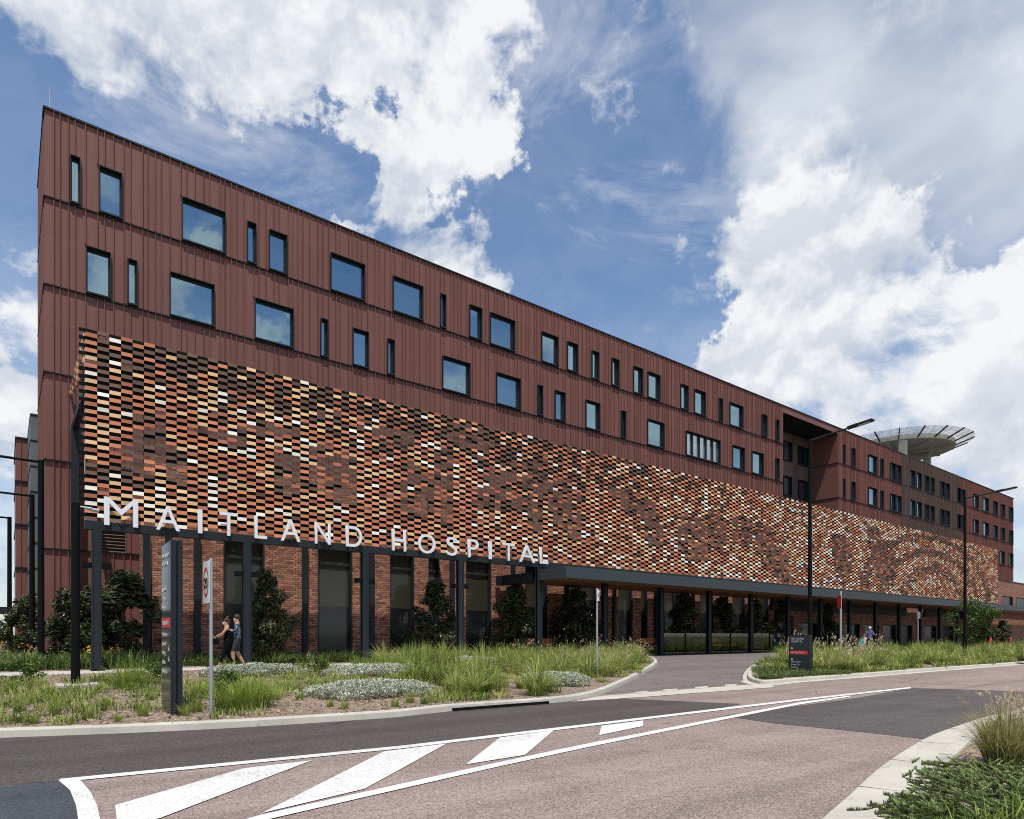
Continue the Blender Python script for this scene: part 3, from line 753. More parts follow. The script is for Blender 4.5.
# brick base, its windows and piers
BY = 27.3; BX0, BX1 = 4.3, 86.5; BZ = 8.2
bay = []          # (x0, x1, kind)
for q in range(0, 14):
    s = q * 3.82
    if 6.8 + s > 46: break
    if q % 4 == 2:
        bay.append((6.4 + s, 7.7 + s, 'w')); bay.append((8.45 + s, 9.1 + s, 'w'))
    else: bay.append((6.8 + s, 8.4 + s, 'w'))
xx = 46.6
while xx < 70: bay.append((xx, xx + 2.9, 's')); xx += 3.8
for a, c in ((75.3, 78.5), (80.2, 83.4)): bay.append((a, c, 's'))
ops = [(a, c, .75, 5.45) if kk == 'w' else (a, c, .42, 2.55) for a, c, kk in bay]
mb = MB(); wall_front(mb, BX0, BX1, .35, BZ, BY, ops, .35)
mb.face(((BX0, BY, .35), (BX0, BY, BZ), (BX0, FY_ - .08, BZ), (BX0, FY_ - .08, .35)))
mb.cur = 1; mb.face(((BX0, BY, BZ), (BX1, BY, BZ), (BX1, FY_ - .08, BZ), (BX0, FY_ - .08, BZ))); mb.cur = 0
# projecting brick fins at the left end
# return block beyond the screen
wx0, wx1 = 86.9, 136
rop = [(at(1002.6, 24.6), at(1012.3, 24.6), zat(1007, 607.5, 24.6), zat(1007, 596.5, 24.6)), (at(1016, 24.6), at(1027, 24.6), zat(1021, 609.5, 24.6), zat(1021, 598, 24.6)), (at(1030, 24.6), at(1040, 24.6), zat(1021, 609.5, 24.6), zat(1021, 598, 24.6))]
wall_front(mb, wx0, wx1, .35, 7.75, 24.6, rop, .3)
mb.face(((wx0, 24.6, .35), (wx0, 24.6, 7.75), (wx0, FY_ - .08, 7.75), (wx0, FY_ - .08, .35)))
mb.face(((wx0, 24.6, 7.75), (wx1, 24.6, 7.75), (wx1, FY_ - .08, 7.75), (wx0, FY_ - .08, 7.75)))
mb.build('brick_base', ['brick', 'charcoal'], bld)
mb = MB(); mb.box(wx0 - .03, wx1, 24.55, 24.75, 7.75, 7.83); mb.build('coping', 'charcoal', bld)
for (a, c, z0, z1), (_, _, kk) in zip(ops, bay):
    fr = MB(); y = BY; t = .07
    fr.box(a, a + t, y + .05, y + .33, z0, z1); fr.box(c - t, c, y + .05, y + .33, z0, z1); fr.box(a + t, c - t, y + .05, y + .33, z1 - t, z1); fr.box(a + t, c - t, y + .05, y + .33, z0, z0 + t)
    zm = 2.75
    if kk == 'w': fr.box(a + t, c - t, y + .20, y + .33, 4.55, 4.61)
    f_ = fr.build('window', 'charcoal', bld)
    if kk == 'w':
        p_ = MB(); p_.face(((a, y + .28, zm), (c, y + .28, zm), (c, y + .28, z1), (a, y + .28, z1))); p_.build('blind_pane', 'glass_blind', f_)
        p_ = MB(); p_.face(((a, y + .281, z0), (c, y + .281, z0), (c, y + .281, zm), (a, y + .281, zm))); p_.build('pane', 'glass_dark', f_)
    else:
        p_ = MB(); p_.face(((a, y + .28, z0), (c, y + .28, z0), (c, y + .28, z1), (a, y + .28, z1))); p_.build('pane', 'glass_dark', f_)
for a, c, z0, z1 in rop: window(a, c, z0, z1, 24.6, 'glass_dark', .04)
# dark steel piers that stand against the brick
for xq in (4.12, 4.85, 5.83, 10.04, 13.1, 17.4, 21.2, 25.0, 28.9, 32.7, 36.5, 40.3, 44.1):
    mb = MB(); mb.box(xq - .11, xq + .11, BY - .16, BY - .002, .35, 5.3); mb.build('pier', 'charcoal', bld)
mb = MB(); mb.box(46, 70.4, BY - .25, BY - .01, 3.45, 4.3); mb.box(74.9, 86, BY - .25, BY - .01, 3.45, 4.3); mb.build('bulkhead', 'charcoal', bld)

# wings further back on the left
rw = empty('rear_wing', (6, 55, .3), 'narrow red brown clad wing standing behind the left end of the hospital', 'building')
mb = MB(); xa = at(16, 52); za = zat(16, 437, 52)
mb.box(xa, 12, 52, 60, .3, za)
x = xa + .25
while x < 3: mb.box(x - .02, x + .02, 51.95, 52, .3, za); x += .42
mb.build('wall', 'clad', rw, tint=True)
mb = MB()
for q in range(5): zz = za - .08 - q * 2.75; mb.box(xa - .05, 12.05, 51.9, 60.1, zz, zz + .10)
mb.build('storey_band', 'charcoal', rw)
gw = empty('grey_wing', (6, 46, .3), 'slim blue grey clad tower between the red wing and the hospital end', 'building')
mb = MB(); xa = at(30.5, 46); za = zat(30.5, 413, 46); mb.box(xa, 12, 46, 51.5, .3, za); mb.build('wall', 'clad_silver', gw, tint=True)
mb = MB()
for q in range(10): zz = za - .1 - q * 1.45; mb.box(xa - .03, 12.03, 45.96, 51.53, zz, zz + .05)
mb.build('panel_joint', 'charcoal', gw)

# ------------------------------------------------------------------ brick tile screen
SY = 24.0; SX0, SX1 = at(85, SY) - .0, 86.4; SZ0, SZ1 = 5.03, 10.96
scr = empty('tile_screen', (44, SY, .35), 'long suspended screen of multicoloured terracotta tiles on dark steel columns', 'screen')
PX, PZ = .32, .2372
nc = int((SX1 - SX0) / PX); nr = int((SZ1 - SZ0) / PZ)
PAL = {'w': (.80, .74, .64), 't': (.67, .43, .235), 'o': (.50, .19, .10), 'r': (.34, .12, .07), 'b': (.118, .070, .048), 'd': (.065, .040, .030)}
C_ = []; S_ = []; K_ = []; T_ = []
C2 = []; S2 = []
MUR = []       # darker shapes woven into the screen: (x, z, half width, half height, slant)
for cx_, cy_, rx_, ry_, sl_ in ((150,440,20,26,0),(135,468,20,20,0),(178,470,14,16,0),(286,473,13,23,0),(325,472,14,26,0),(346,482,11,26,0),(418,492,16,26,0),(446,486,9,38,0),(395,440,22,10,.2),(470,440,26,10,.2),
        (560,505,13,24,.3),(537,500,8,36,0),(575,528,8,14,0),(632,503,18,12,.6),(652,524,9,24,.5),(695,540,16,22,0),(717,533,9,20,0),(742,532,10,16,0),(768,548,11,24,.7),(782,568,9,20,.5),(842,556,9,22,.2),(884,562,11,22,.2),(876,540,8,12,.4)):
    MUR.append((at(cx_, SY), zat(cx_, cy_, SY), .5 * (at(cx_ + rx_, SY) - at(cx_ - rx_, SY)), .5 * (zat(cx_, cy_ - ry_, SY) - zat(cx_, cy_ + ry_, SY)), sl_))
ARC = [(at(935, SY), zat(935, 598, SY), r_) for r_ in (2.6, 4.2, 5.6)]
def mural(x, z):
    n_ = .35 * mnoise.noise(Vector((x * .8, z * 1.2, 5)))
    for a, c, rx, rz, sl_ in MUR:
        u_ = (x - a + sl_ * (z - c) * rx / rz) / rx; w_ = (z - c) / rz
        if u_ ** 4 + w_ ** 4 + n_ < 1: return random.random() < .93
    for a, c, r_ in ARC:
        d_ = math.hypot((x - a) / 2.6, z - c)
        if abs(d_ - r_) < .30 + .3 * n_: return random.random() < .85
    return mnoise.fractal(Vector((x * .16 + 9.1, z * .5 + 1.7, 0.3)), 1.0, 2.0, 3) > (.46 if x < 36 else .7)
for i in range(nc):
    for j in range(nr + 1):
        x = SX0 + (i + .5) * PX; z = SZ0 + (j + .25 + (.5 if i % 2 else 0)) * PZ
        if z > SZ1 + .03: continue
        brown = mural(x, z); top = (z - SZ0) / (SZ1 - SZ0)
        reg = mnoise.noise(Vector((x * .35, z * .9, 11)))
        u = random.random()
        if brown: key = 'b' if u < .66 else ('d' if u < .74 else 'r' if u < .92 else 'o')
        else:
            hi = max(0, min(1, (top - .58 + .25 * reg) * 2.0)) * (.9 if x < 20 else max(.12, .9 - (x - 20) / 22))
            kx = max(0, min(1, (x - 30) / 30))
            pw = .11 + .06 * reg + .17 * kx; pt = .27 + .20 * reg - .07 * kx; po = .42 - .10 * kx; pr = .15 - .06 * kx; pb = .02 + 1.1 * hi
            if x > 56:
                kf = min(1, (x - 56) / 14); pw = pw * (1 - kf) + .12 * kf; pt = pt * (1 - kf) + .20 * kf; pr += .14 * kf; pb += .03 * kf
            tot = pw * (1 - .5 * hi) + pt * (1 - .8 * hi) + po * (1 - .55 * hi) + pr + pb
            u *= tot
            acc = 0
            for key, pv in (('w', pw * (1 - .5 * hi)), ('t', pt * (1 - .8 * hi)), ('o', po * (1 - .55 * hi)), ('r', pr), ('b', pb)):
                acc += pv
                if u < acc: break
        c = np.array(PAL[key]) * random.uniform(.82, 1.12)
        C_.append((x, SY + random.uniform(-.002, .002), z)); S_.append((PX * .49, .005, .063)); K_.append((*np.clip(c, 0, .85), 1)); T_.append(random.gauss(.16, .07) if x < 40 else random.gauss(.06, .03))
        # added black plate behind the gap above each tile, standing in for shade
        if not (brown and random.random() < .75) and random.random() < .97 and z + PZ * .5 < SZ1:
            C2.append((x, SY + .042, z + PZ * .5)); S2.append((PX * 1.0, .006, .0585))
# side return at the left end
for i in range(19):
    for j in range(nr + 1):
        y = SY + .16 + (i + .5) * PX; z = SZ0 + (j + .25 + (.5 if i % 2 else 0)) * PZ
        if z < 9.6 + (y - 24) * .18 or z > SZ1 + .03: continue
        key = random.choices('wtorb', (.1, .3, .25, .15, .2))[0]
        C_.append((SX0 + .03, y, z)); S_.append((.035, PX * .485, .066)); K_.append((*(np.array(PAL[key]) * random.uniform(.85, 1.1)), 1)); T_.append(0)
def boxes(C, S, T=None):
    C = np.array(C); S = np.array(S); n = len(C)
    sg = np.array([(-1,-1,-1),(1,-1,-1),(1,1,-1),(-1,1,-1),(-1,-1,1),(1,-1,1),(1,1,1),(-1,1,1)])
    V = S[:, None, :] * sg[None]
    if T is not None:
        ca = np.cos(T)[:, None]; sa = np.sin(T)[:, None]
        y = V[:, :, 1] * ca + V[:, :, 2] * sa; z = -V[:, :, 1] * sa + V[:, :, 2] * ca
        V = np.stack([V[:, :, 0], y, z], 2)
    V = V + C[:, None, :]
    q = np.array([3,2,1,0, 4,5,6,7, 0,1,5,4, 2,3,7,6, 3,0,4,7, 1,2,6,5])
    F = ((np.arange(n) * 8)[:, None] + q).ravel()
    return V.reshape(-1, 3), F, np.full(n * 6, 4)
o0 = np.array(scr.location)
V, F, Pn = boxes(C_, S_, np.array(T_)); me = npmesh('tile_panel', V - o0, F, Pn, 'tile', col=np.repeat(np.array(K_), 6, 0)); link('tile_panel', me, scr)
V, F, Pn = boxes(C2, S2); me = npmesh('gap_shade_plate', V - o0, F, Pn, 'black'); link('gap_shade_plate', me, scr)
mb = MB()
for i in range(0, nc + 1, 4): x = SX0 + i * PX; mb.box(x - .012, x + .012, SY + .055, SY + .075, SZ0, SZ1)
mb.build('hanger_rod', 'steel', scr)
mb = MB(); mb.box(SX0, SX1, SY - .04, SY + .22, SZ0 - .27, SZ0 - .01); mb.build('bottom_beam', 'charcoal', scr)
mb = MB(); mb.box(SX0 + .05, SX0 + .25, SY + .23, FY_ - .2, 9.28, 9.52); mb.box(SX0 + .1, SX1, SY + .16, SY + .3, SZ1 - .5, SZ1 - .3)
for xq in np.arange(SX0 + 4.5, SX1, 9): mb.box(xq, xq + .12, SY + .3, FY_ - .1, SZ1 - .5, SZ1 - .3)
mb.build('top_beam', 'charcoal', scr)
mb = MB(); mb.box(SX0 + .02, SX0 + .27, FY_ - .62, FY_ - .37, .35, 9.28); mb.build('rear_column', 'charcoal', scr)
colx = [2.25 + 4.5 * q for q in range(0, 19)]
for q, xc in enumerate(colx):
    mb = MB(); wd = .13
    mb.box(xc - wd, xc + wd, SY - .02, SY + .02 + .02, .35, SZ0 - .275)                 # H section: web and two flanges
    mb.box(xc - wd, xc - wd + .03, SY - .12, SY + .14, .35, SZ0 - .275); mb.box(xc + wd - .03, xc + wd, SY - .12, SY + .14, .35, SZ0 - .275)
    mb.box(xc - wd + .03, xc + wd - .03, SY - .09, SY + .11, .35, SZ0 - .275)
    mb.box(xc - .2, xc + .2, SY - .2, SY + .22, .35 + .075, .45)
    cc = mb.build('column', 'charcoal', scr)
    if q < 4:
        mb = MB()
        for sgn in (-1, 1):
            mb.box(min(xc + sgn * .14, xc + sgn * .40), max(xc + sgn * .14, xc + sgn * .40), SY - .09, SY + .09, 3.55, 3.72)
        mb.build('spotlight', 'black', cc)

# lettering
hs = empty('hospital_name_sign', (11, SY - .2, SZ0), 'raised silver white capital letters reading MAITLAND HOSPITAL along the foot of the tile screen', 'sign')
LET = [('M',104,138,1),('A',156,179.8,0),('I',197.8,202.2,0),('T',219.5,237.5,0),('L',254.3,266.8,0),('A',280.5,300.2,0),('N',314.8,330.4,0),('D',345.8,361.9,0),
       ('H',391.9,405.9,1),('O',418,435.2,0),('S',446.4,457,0),('P',467.8,478.3,0),('I',488.3,491.6,0),('T',502.2,514.4,0),('A',518.8,534.8,0),('L',539.6,548,0)]
LY = SY - .17
for ch, a, c, big in LET:
    xa, xb = at(a, LY), at(c, LY); h = .88 if big else .80
    me = text_mesh(ch, 1.0, 1.0, .0)
    co = np.zeros(len(me.vertices) * 3); me.vertices.foreach_get('co', co); co = co.reshape(-1, 3)
    mn, mxv = co.min(0), co.max(0); co = (co - mn) / (mxv - mn)
    out = np.stack([xa + co[:, 0] * (xb - xa), LY + .035 - co[:, 2] * .07, SZ0 - .12 + co[:, 1] * h], 1) - np.array(hs.location)
    me.vertices.foreach_set('co', out.astype(np.float32).ravel()); me.materials.clear(); me.materials.append(M['letter']); me.update()
    link('letter', me, hs)
mb = MB()
for ch, a, c, big in LET:
    xm = .5 * (at(a, LY) + at(c, LY)); mb.box(xm - .02, xm + .02, LY + .036, SY - .041, SZ0 - .10, SZ0 - .06)
mb.build('mounting_pin', 'charcoal', hs)

# ------------------------------------------------------------------ entrance canopy
cy0 = 22.0; cx0 = at(566, cy0); cz1 = zat(566, 566, cy0); cz0 = zat(566, 577.6, cy0)
can = empty('entrance_canopy', (60, 23, .35), 'long flat dark grey canopy roof over the drop off lane below the screen', 'canopy')
mb = MB(); mb.box(cx0, 122, cy0, cy0 + .16, cz0, cz1); mb.box(cx0, cx0 + .16, cy0 + .16, SY - .06, cz0, cz1); mb.build('fascia', 'fascia', can)
mb = MB(); mb.box(cx0 + .16, 122, cy0 + .16, SY - .06, cz1 - .14, cz1 - .03); mb.build('roof', 'charcoal', can)
mb = MB(); mb.box(cx0 + .16, 122, cy0 + .16, SY - .06, cz0 + .08, cz0 + .14); mb.box(cx0 + .1, 122, SY + .3, BY - .3, cz0 + .1, cz0 + .16); mb.build('soffit', 'soffit', can)
mb = MB(); mb.box(cx0 - .1, 86.2, SY + .26, BY - .26, cz0 + .16, cz1 - .1); mb.box(cx0 - .2, cx0 + .1, SY + .26, BY - .2, cz0 - .06, cz1 - .12); mb.build('rear_roof', 'charcoal', can)
# glass wind screens between the columns
for q, (ca, cb_) in enumerate(((29.25, 33.75), (33.75, 38.25), (38.25, 42.75))):
    gs = empty('glass_windscreen', ((ca + cb_) / 2, SY, .35), None, 'windscreen')
    gs['label'] = ['low clear glass windscreen between columns, the one nearest the left garden island', 'low clear glass windscreen straight behind the driveway opening', 'low clear glass windscreen behind the small emergency sign'][q]
    mb = MB(); mb.box(ca + .16, cb_ - .16, SY + .0, SY + .02, .43, 1.62); mb.build('glass_panel', 'clear', gs)
    mb = MB(); mb.box(ca + .14, cb_ - .14, SY - .03, SY + .05, .36, .43); mb.box(ca + 2.2, ca + 2.26, SY - .03, SY + .05, .43, 1.7); mb.box(ca + .15, ca + .2, SY - .03, SY + .05, .43, 1.7); mb.build('frame', 'black', gs)
# ------------------------------------------------------------------ helipad
HY = 41.0; hx = at(896, HY); hzc = zat(908, 456.5, HY); HR = 7.25
hp = empty('helipad', (hx, HY, hzc), 'round concrete helicopter deck with flared safety net on the hospital roof', 'helipad')
mb = MB(); nS = 64
prof = [(HR, .45), (HR, -.15), (HR - .25, -.22), (.01, -.34)]
rings = [[(hx + r * math.cos(2 * math.pi * q / nS), HY + r * math.sin(2 * math.pi * q / nS), hzc + z) for q in range(nS)] for r, z in [(.01, .45)] + prof]
for r0, r1 in zip(rings, rings[1:]):
    for q in range(nS): mb.face((r0[q], r1[q], r1[(q + 1) % nS], r0[(q + 1) % nS]))
deck = mb.build('deck', 'slab', hp)
for q in range(8):
    th = 2 * math.pi * (q + .3) / 8; mb = MB()
    mb.bar((hx + .8 * math.cos(th), HY + .8 * math.sin(th), hzc - .42), (hx + (HR - .4) * math.cos(th), HY + (HR - .4) * math.sin(th), hzc - .34), .3, .22); mb.build('beam', 'slab', deck)
mb = MB(); NR = HR + 2.2
for q in range(nS):
    a0, a1 = 2 * math.pi * q / nS, 2 * math.pi * (q + 1) / nS
    mb.face(((hx + HR * math.cos(a0), HY + HR * math.sin(a0), hzc + .1), (hx + HR * math.cos(a1), HY + HR * math.sin(a1), hzc + .1), (hx + NR * math.cos(a1), HY + NR * math.sin(a1), hzc + .80), (hx + NR * math.cos(a0), HY + NR * math.sin(a0), hzc + .80)))
mb.build('safety_net', 'net', hp)
for q in range(20):
    th = 2 * math.pi * (q + .35) / 20; mb = MB()
    mb.bar((hx + (HR - .05) * math.cos(th), HY + (HR - .05) * math.sin(th), hzc - .02), (hx + NR * math.cos(th), HY + NR * math.sin(th), hzc + .83), .13, .16); mb.build('strut', 'charcoal', hp)
for px_, yy in ((903, HY - 3.6), (927, HY - 3.0), (890, HY + 3), (915, HY + 3.5)):
    xx = at(px_, yy); mb = MB(); mb.box(xx - .4, xx + .4, yy - .4, yy + .4, ROOF - .05, hzc - .5); mb.build('support', 'slab', hp)

# ------------------------------------------------------------------ signs
def sign_text(txt, X, Y, z, size, parent, name='lettering', material='sign_text', align='LEFT', face=-1):
    me = text_mesh(txt, size, .006, 0, 1.0, align)
    co = np.zeros(len(me.vertices) * 3); me.vertices.foreach_get('co', co); co = co.reshape(-1, 3)
    o0 = wloc(parent)
    out = np.stack([X - co[:, 2] - o0.x, Y - co[:, 0] - o0.y, z + co[:, 1] - o0.z], 1)
    me.vertices.foreach_set('co', out.astype(np.float32).ravel()); me.materials.clear(); me.materials.append(M[material]); me.update()
    o = link(name, me, parent); return o
def totem(X, Y, wdt, thick, z0, z1, label, tall):
    e = empty('directory_sign', (X + thick / 2, Y + wdt / 2, z0), label, 'sign')
    mb = MB(); mb.box(X, X + thick * .42, Y, Y + wdt, z0 - .1, z1); mb.box(X + thick * .58, X + thick, Y, Y + wdt, z0 - .1, z1); mb.box(X + thick * .42, X + thick * .58, Y + .03, Y + wdt - .03, z0 - .1, z1 - .03)
    mb.build('panel', 'charcoal', e, bevel=.004)
    mb = MB(); mb.box(X - .008, X - .001, Y + .03, Y + wdt - .03, z0 + .04, z1 - .03); mb.build('face_panel', 'gloss' if tall else 'signface', e)
    return e
TX, TY, TW = 2.215, 12.2, .86
t1 = totem(TX, TY, TW, .17, gz(TY) + .1, 3.08, 'tall dark blade directory sign with a red emergency band beside the brick corner', True)
yl = TY + TW - .10; F0 = TX - .012
sign_text('MAITLAND', F0, yl, 2.80, .115, t1); sign_text('HOSPITAL', F0, yl, 2.66, .115, t1)
for q, (tx, zz) in enumerate((('Level 1', 2.22), ('Theatres', 2.06), ('Wards', 1.90))): sign_text(tx, F0, yl, zz, .11, t1)
mb = MB(); mb.box(TX - .011, TX - .0085, TY + .05, TY + TW - .05, 1.60, 1.76); mb.build('emergency_band', 'red', t1)
sign_text('EMERGENCY', F0, yl, 1.645, .098, t1)
for tx, zz in (('Main Entry', 1.44), ('Drop Off', 1.28), ('Parking', 1.12), ('Clinics', .96), ('Deliveries', .80)): sign_text(tx, F0, yl, zz, .10, t1)
mb = MB()
for zz in (1.02, 1.20): mb.face(((TX - .011, TY + .12, zz), (TX - .011, TY + .22, zz), (TX - .011, TY + .17, zz + .1)))
mb.build('arrow', 'white', t1)
EX, EY, EW = 22.75, 11.95, .78
ez0 = gz(EY) + .1; ez1 = zat(800, 635, 12.2)
t2 = totem(EX, EY, EW, .20, ez0, ez1, 'low square dark directory sign reading EMERGENCY in a red band on the right island', False)
yl = EY + EW - .09; F0 = EX - .012; H_ = ez1 - ez0
sign_text('MAITLAND', F0, yl, ez1 - .17, .098, t2); sign_text('HOSPITAL', F0, yl, ez1 - .27, .098, t2)
mb = MB(); mb.box(EX - .011, EX - .0085, EY + .06, EY + EW - .05, ez1 - .70, ez1 - .57); mb.build('emergency_band', 'red', t2)
sign_text('EMERGENCY', F0, yl, ez1 - .67, .092, t2)
for tx, dz in (('Main Entry', 1.0), ('Drop Off', 1.10), ('Parking', 1.20)): sign_text(tx, F0, yl, ez1 - dz, .085, t2)
mb = MB()
for dz in (.50, .90): mb.face(((EX - .011, yl - .07, ez1 - dz), (EX - .011, yl, ez1 - dz), (EX - .011, yl - .035, ez1 - dz + .07)))
mb.build('arrow', 'white', t2)

def sign_post(px, Y, top, plates, label, r=.03):
    X = at(px, Y); z0 = gz(Y) + .1
    e = empty('street_sign', (X, Y, z0), label, 'sign')
    mb = MB(); mb.tube((X, Y, z0 - .2), (X, Y, top), r, r, 12); mb.build('pole', 'steel', e)
    for (w_, za, zb, ang, material) in plates:
        c, s_ = math.cos(ang), math.sin(ang)      # plate plane direction
        n_ = Vector((s_, -c, 0)); ctr = Vector((X, Y, 0)) + n_ * (r + .008)
        mb = MB(); mb.bar(tuple(ctr - Vector((c, s_, 0)) * (w_ / 2) + Vector((0, 0, (za + zb) / 2))), tuple(ctr + Vector((c, s_, 0)) * (w_ / 2) + Vector((0, 0, (za + zb) / 2))), .008, zb - za)
        pl = mb.build('plate', material, e)
    return e, X, Y
# speed sign
SPY = 12.05; X = at(211, SPY)
e, X, Y = sign_post(211, SPY, zat(211, 558, SPY), [], 'white speed limit sign with red ring on a steel pole beside the dark blade sign')
z_a, z_b = zat(211, 603, SPY), zat(211, 560.5, SPY)
mb = MB(); mb.box(X - .045, X - .036, SPY - .06, SPY + .38, z_a, z_b); pl = mb.build('plate', 'white', e)
mb = MB(); cyy, czz = SPY + .16, (z_a + z_b) / 2
for q in range(32):
    a0, a1 = 2 * math.pi * q / 32, 2 * math.pi * (q + 1) / 32
    mb.face([(X - .048, cyy + r_ * .185 * math.cos(aa), czz + r_ * .26 * math.sin(aa)) for r_, aa in ((1, a0), (1, a1), (.78, a1), (.78, a0))])
mb.build('red_ring', 'red', pl)
sign_text('20', X - .05, cyy, czz - .10, .25, pl, 'number', 'black', 'CENTER')
# small parking signs
e, X, Y = sign_post(838, 12.6, zat(838, 591, 12.6), [(.30, zat(838, 608.5, 12.6), zat(838, 595.5, 12.6), R(53), 'red')], 'narrow red parking control sign on a pale pole in the long grass', .036)
e.children[1].location.x += .10; e.children[1].location.y -= .06
e, X, Y = sign_post(597, 14.3, zat(597, 588, 14.3), [(.16, zat(597, 601, 14.3), zat(597, 590, 14.3), R(20), 'white')], 'slender white post with a small white sign in the feathery grass left of the driveway')
mb = MB(); zt = zat(597, 595, 14.3); mb.box(X - .03, X + .03, Y - .046, Y - .044, zt - .06, zt + .05); mb.build('symbol', 'black', e)
e, X, Y = sign_post(918, 18.2, zat(918, 611, 18.2), [(.30, zat(918, 618.5, 18.2), zat(918, 612, 18.2), R(60), 'white')], 'slender pale post with a small white sign in front of the brick pier')

# ------------------------------------------------------------------ lamps
def street_lamp(px, Y, label):
    X = at(px, Y); z0 = gz(Y) + .1; zt = 8.95
    e = empty('street_lamp', (X, Y, z0), label, 'street lamp', 'tall street lamps on the right island')
    mb = MB(); mb.tube((X, Y, z0 - .2), (X, Y, z0 + 1.2), .105, .10, 14); mb.tube((X, Y, z0 + 1.2), (X, Y, zt), .085, .055, 14); mb.build('pole', 'black', e, smooth=True)
    mb = MB(); mb.tube((X, Y, zt - .06), (X, Y - 1.6, zt + .07), .035, .03, 10); mb.build('arm', 'charcoal', e, smooth=True)
    mb = MB(); mb.bar((X, Y - 1.55, zt + .07), (X, Y - 2.3, zt + .14), .26, .07); mb.bar((X, Y - 1.4, zt + .06), (X, Y - 1.75, zt + .10), .12, .12)
    hd = mb.build('lamp_head', 'charcoal', e, bevel=.02)
    mb = MB(); mb.bar((X, Y - 1.8, zt + .048), (X, Y - 2.2, zt + .086), .18, .012); mb.build('lens', 'steel', hd)
street_lamp(810, 12.7, 'tall black street lamp right behind the low emergency sign')
street_lamp(965, 12.9, 'tall black street lamp in front of the small green tree on the right')
def arm_lamp(px, top_y, Y, label, zz=None):
    X = at(px, Y); zt = zat(px, top_y, Y); z0 = gz(Y)
    e = empty('arm_lamp', (X, Y, z0), label, 'lamp post', 'thin lamp posts left of the hospital end')
    mb = MB(); mb.tube((X, Y, z0 - .1), (X, Y, zt + .05), .10, .085, 12); mb.build('pole', 'black', e, smooth=True)
    mb = MB(); mb.tube((X, Y, zt), (X - 2.6, Y, zt + .03), .045, .04, 8); mb.bar((X - 2.5, Y, zt), (X - 3.2, Y, zt), .25, .08); mb.build('arm', 'black', e)
arm_lamp(41, 462, 26.4, 'slim black lamp post standing against the left corner of the hospital')
arm_lamp(32, 496, 32.5, 'slim black lamp post in front of the grey and red rear wings')
arm_lamp(9.5, 518, 39.5, 'slim black lamp post farthest left, seen against the open sky')
# floodlight pole for the lettering
FLX, FLY = at(75.5, 17.3), 17.3; z0 = gz(FLY) + .1
e = empty('floodlight_pole', (FLX, FLY, z0), 'short thick black pole on a concrete pad with a spotlight aimed at the sign letters', 'light pole')
mb = MB(); mb.tube((FLX, FLY, z0), (FLX, FLY, zat(75.5, 503, FLY)), .088, .085, 16); mb.build('pole', 'black', e, smooth=True)
mb = MB(); mb.box(FLX - .38, FLX + .42, FLY - .4, FLY + .35, z0 - .08, z0 + .07); mb.build('pad', 'kerb', e, bevel=.015)
zt = zat(75.5, 506, FLY); mb = MB(); mb.tube((FLX + .05, FLY, zt), (FLX + .30, FLY, zt - .01), .018, .018, 8); mb.tube((FLX + .24, FLY + .02, zt - .03), (FLX + .44, FLY + .05, zt - .05), .035, .05, 10); mb.tube((FLX + .16, FLY, zt - .02), (FLX + .24, FLY, zt - .03), .04, .03, 8)
mb.build('spotlight', 'steel', e)

# covered way far left
cw = empty('covered_walkway', (-8, 48, .35), 'low flat dark roofed walkway at the far left edge beyond the lamp posts', 'walkway')
mb = MB(); mb.box(-24, at(19, 48), 48, 51, zat(10, 613, 48), zat(10, 607, 48)); mb.build('roof', 'charcoal', cw)
for q in range(5):
    mb = MB(); xx = at(12, 48) - 4 * q; mb.box(xx - .06, xx + .06, 48.3, 48.42, .33, zat(10, 613, 48)); mb.build('post', 'charcoal', cw)
mb = MB(); mb.box(-24, at(22, 48), 48.2, 48.26, zat(10, 640, 48), zat(10, 635.5, 48)); mb.build('rail', 'charcoal', cw)

# ------------------------------------------------------------------ benches, chairs
def bench(X, Y, label, wd=1.7):
    e = empty('garden_bench', (X, Y, .37), label, 'bench')
    z = .40
    for nm, (y0, y1, za, zb) in (('seat', (0, .42, .42, .48)), ('backrest', (.42, .48, .62, .92))):
        mb = MB(); n_ = 4
        for q in range(n_):
            if nm == 'seat': a = Y + y0 + (y1 - y0) * q / n_; mb.box(X - wd / 2, X + wd / 2, a + .006, a + (y1 - y0) / n_ - .006, z + za, z + zb)
            else: a = z + za + (zb - za) * q / n_; mb.box(X - wd / 2, X + wd / 2, Y + y0, Y + y1, a + .006, a + (zb - za) / n_ - .006)
        mb.build(nm, 'orange', e)
    for sx in (-1, 1):
        mb = MB(); xx = X + sx * (wd / 2 - .15); mb.box(xx - .03, xx + .03, Y + .02, Y + .42, z, z + .42); mb.box(xx - .03, xx + .03, Y + .42, Y + .415 + .08, z, z + .9); mb.build('leg', 'black', e)
bench(at(531, 25.3), 25.3, 'orange slatted bench behind the column at the left end of the canopy', 1.5); bench(at(549, 25.4), 25.4, 'orange slatted bench just inside the left end of the canopy', 1.2)
bench(at(652, 25.4), 25.4, 'orange slatted bench beside the first wide column under the canopy', 1.5); bench(at(725, 25.3), 25.3, 'orange slatted bench behind the glass windscreen at the driveway', 2.4)
def chair(X, Y, label):
    e = empty('outdoor_chair', (X, Y, .355), label, 'chair'); z = .355
    mb = MB(); mb.box(X - .24, X + .24, Y - .22, Y + .24, z + .43, z + .48); mb.build('seat', 'red', e, bevel=.015)
    mb = MB(); mb.box(X - .26, X + .26, Y - .27, Y - .22, z + .55, z + .95); mb.build('backrest', 'red', e, bevel=.02)
    for sx in (-1, 1):
        for sy in (-1, 1):
            mb = MB(); mb.tube((X + sx * .22, Y + sy * .2, z), (X + sx * .2, Y + sy * .18, z + .43), .02, .02, 8); mb.build('leg', 'white', e)
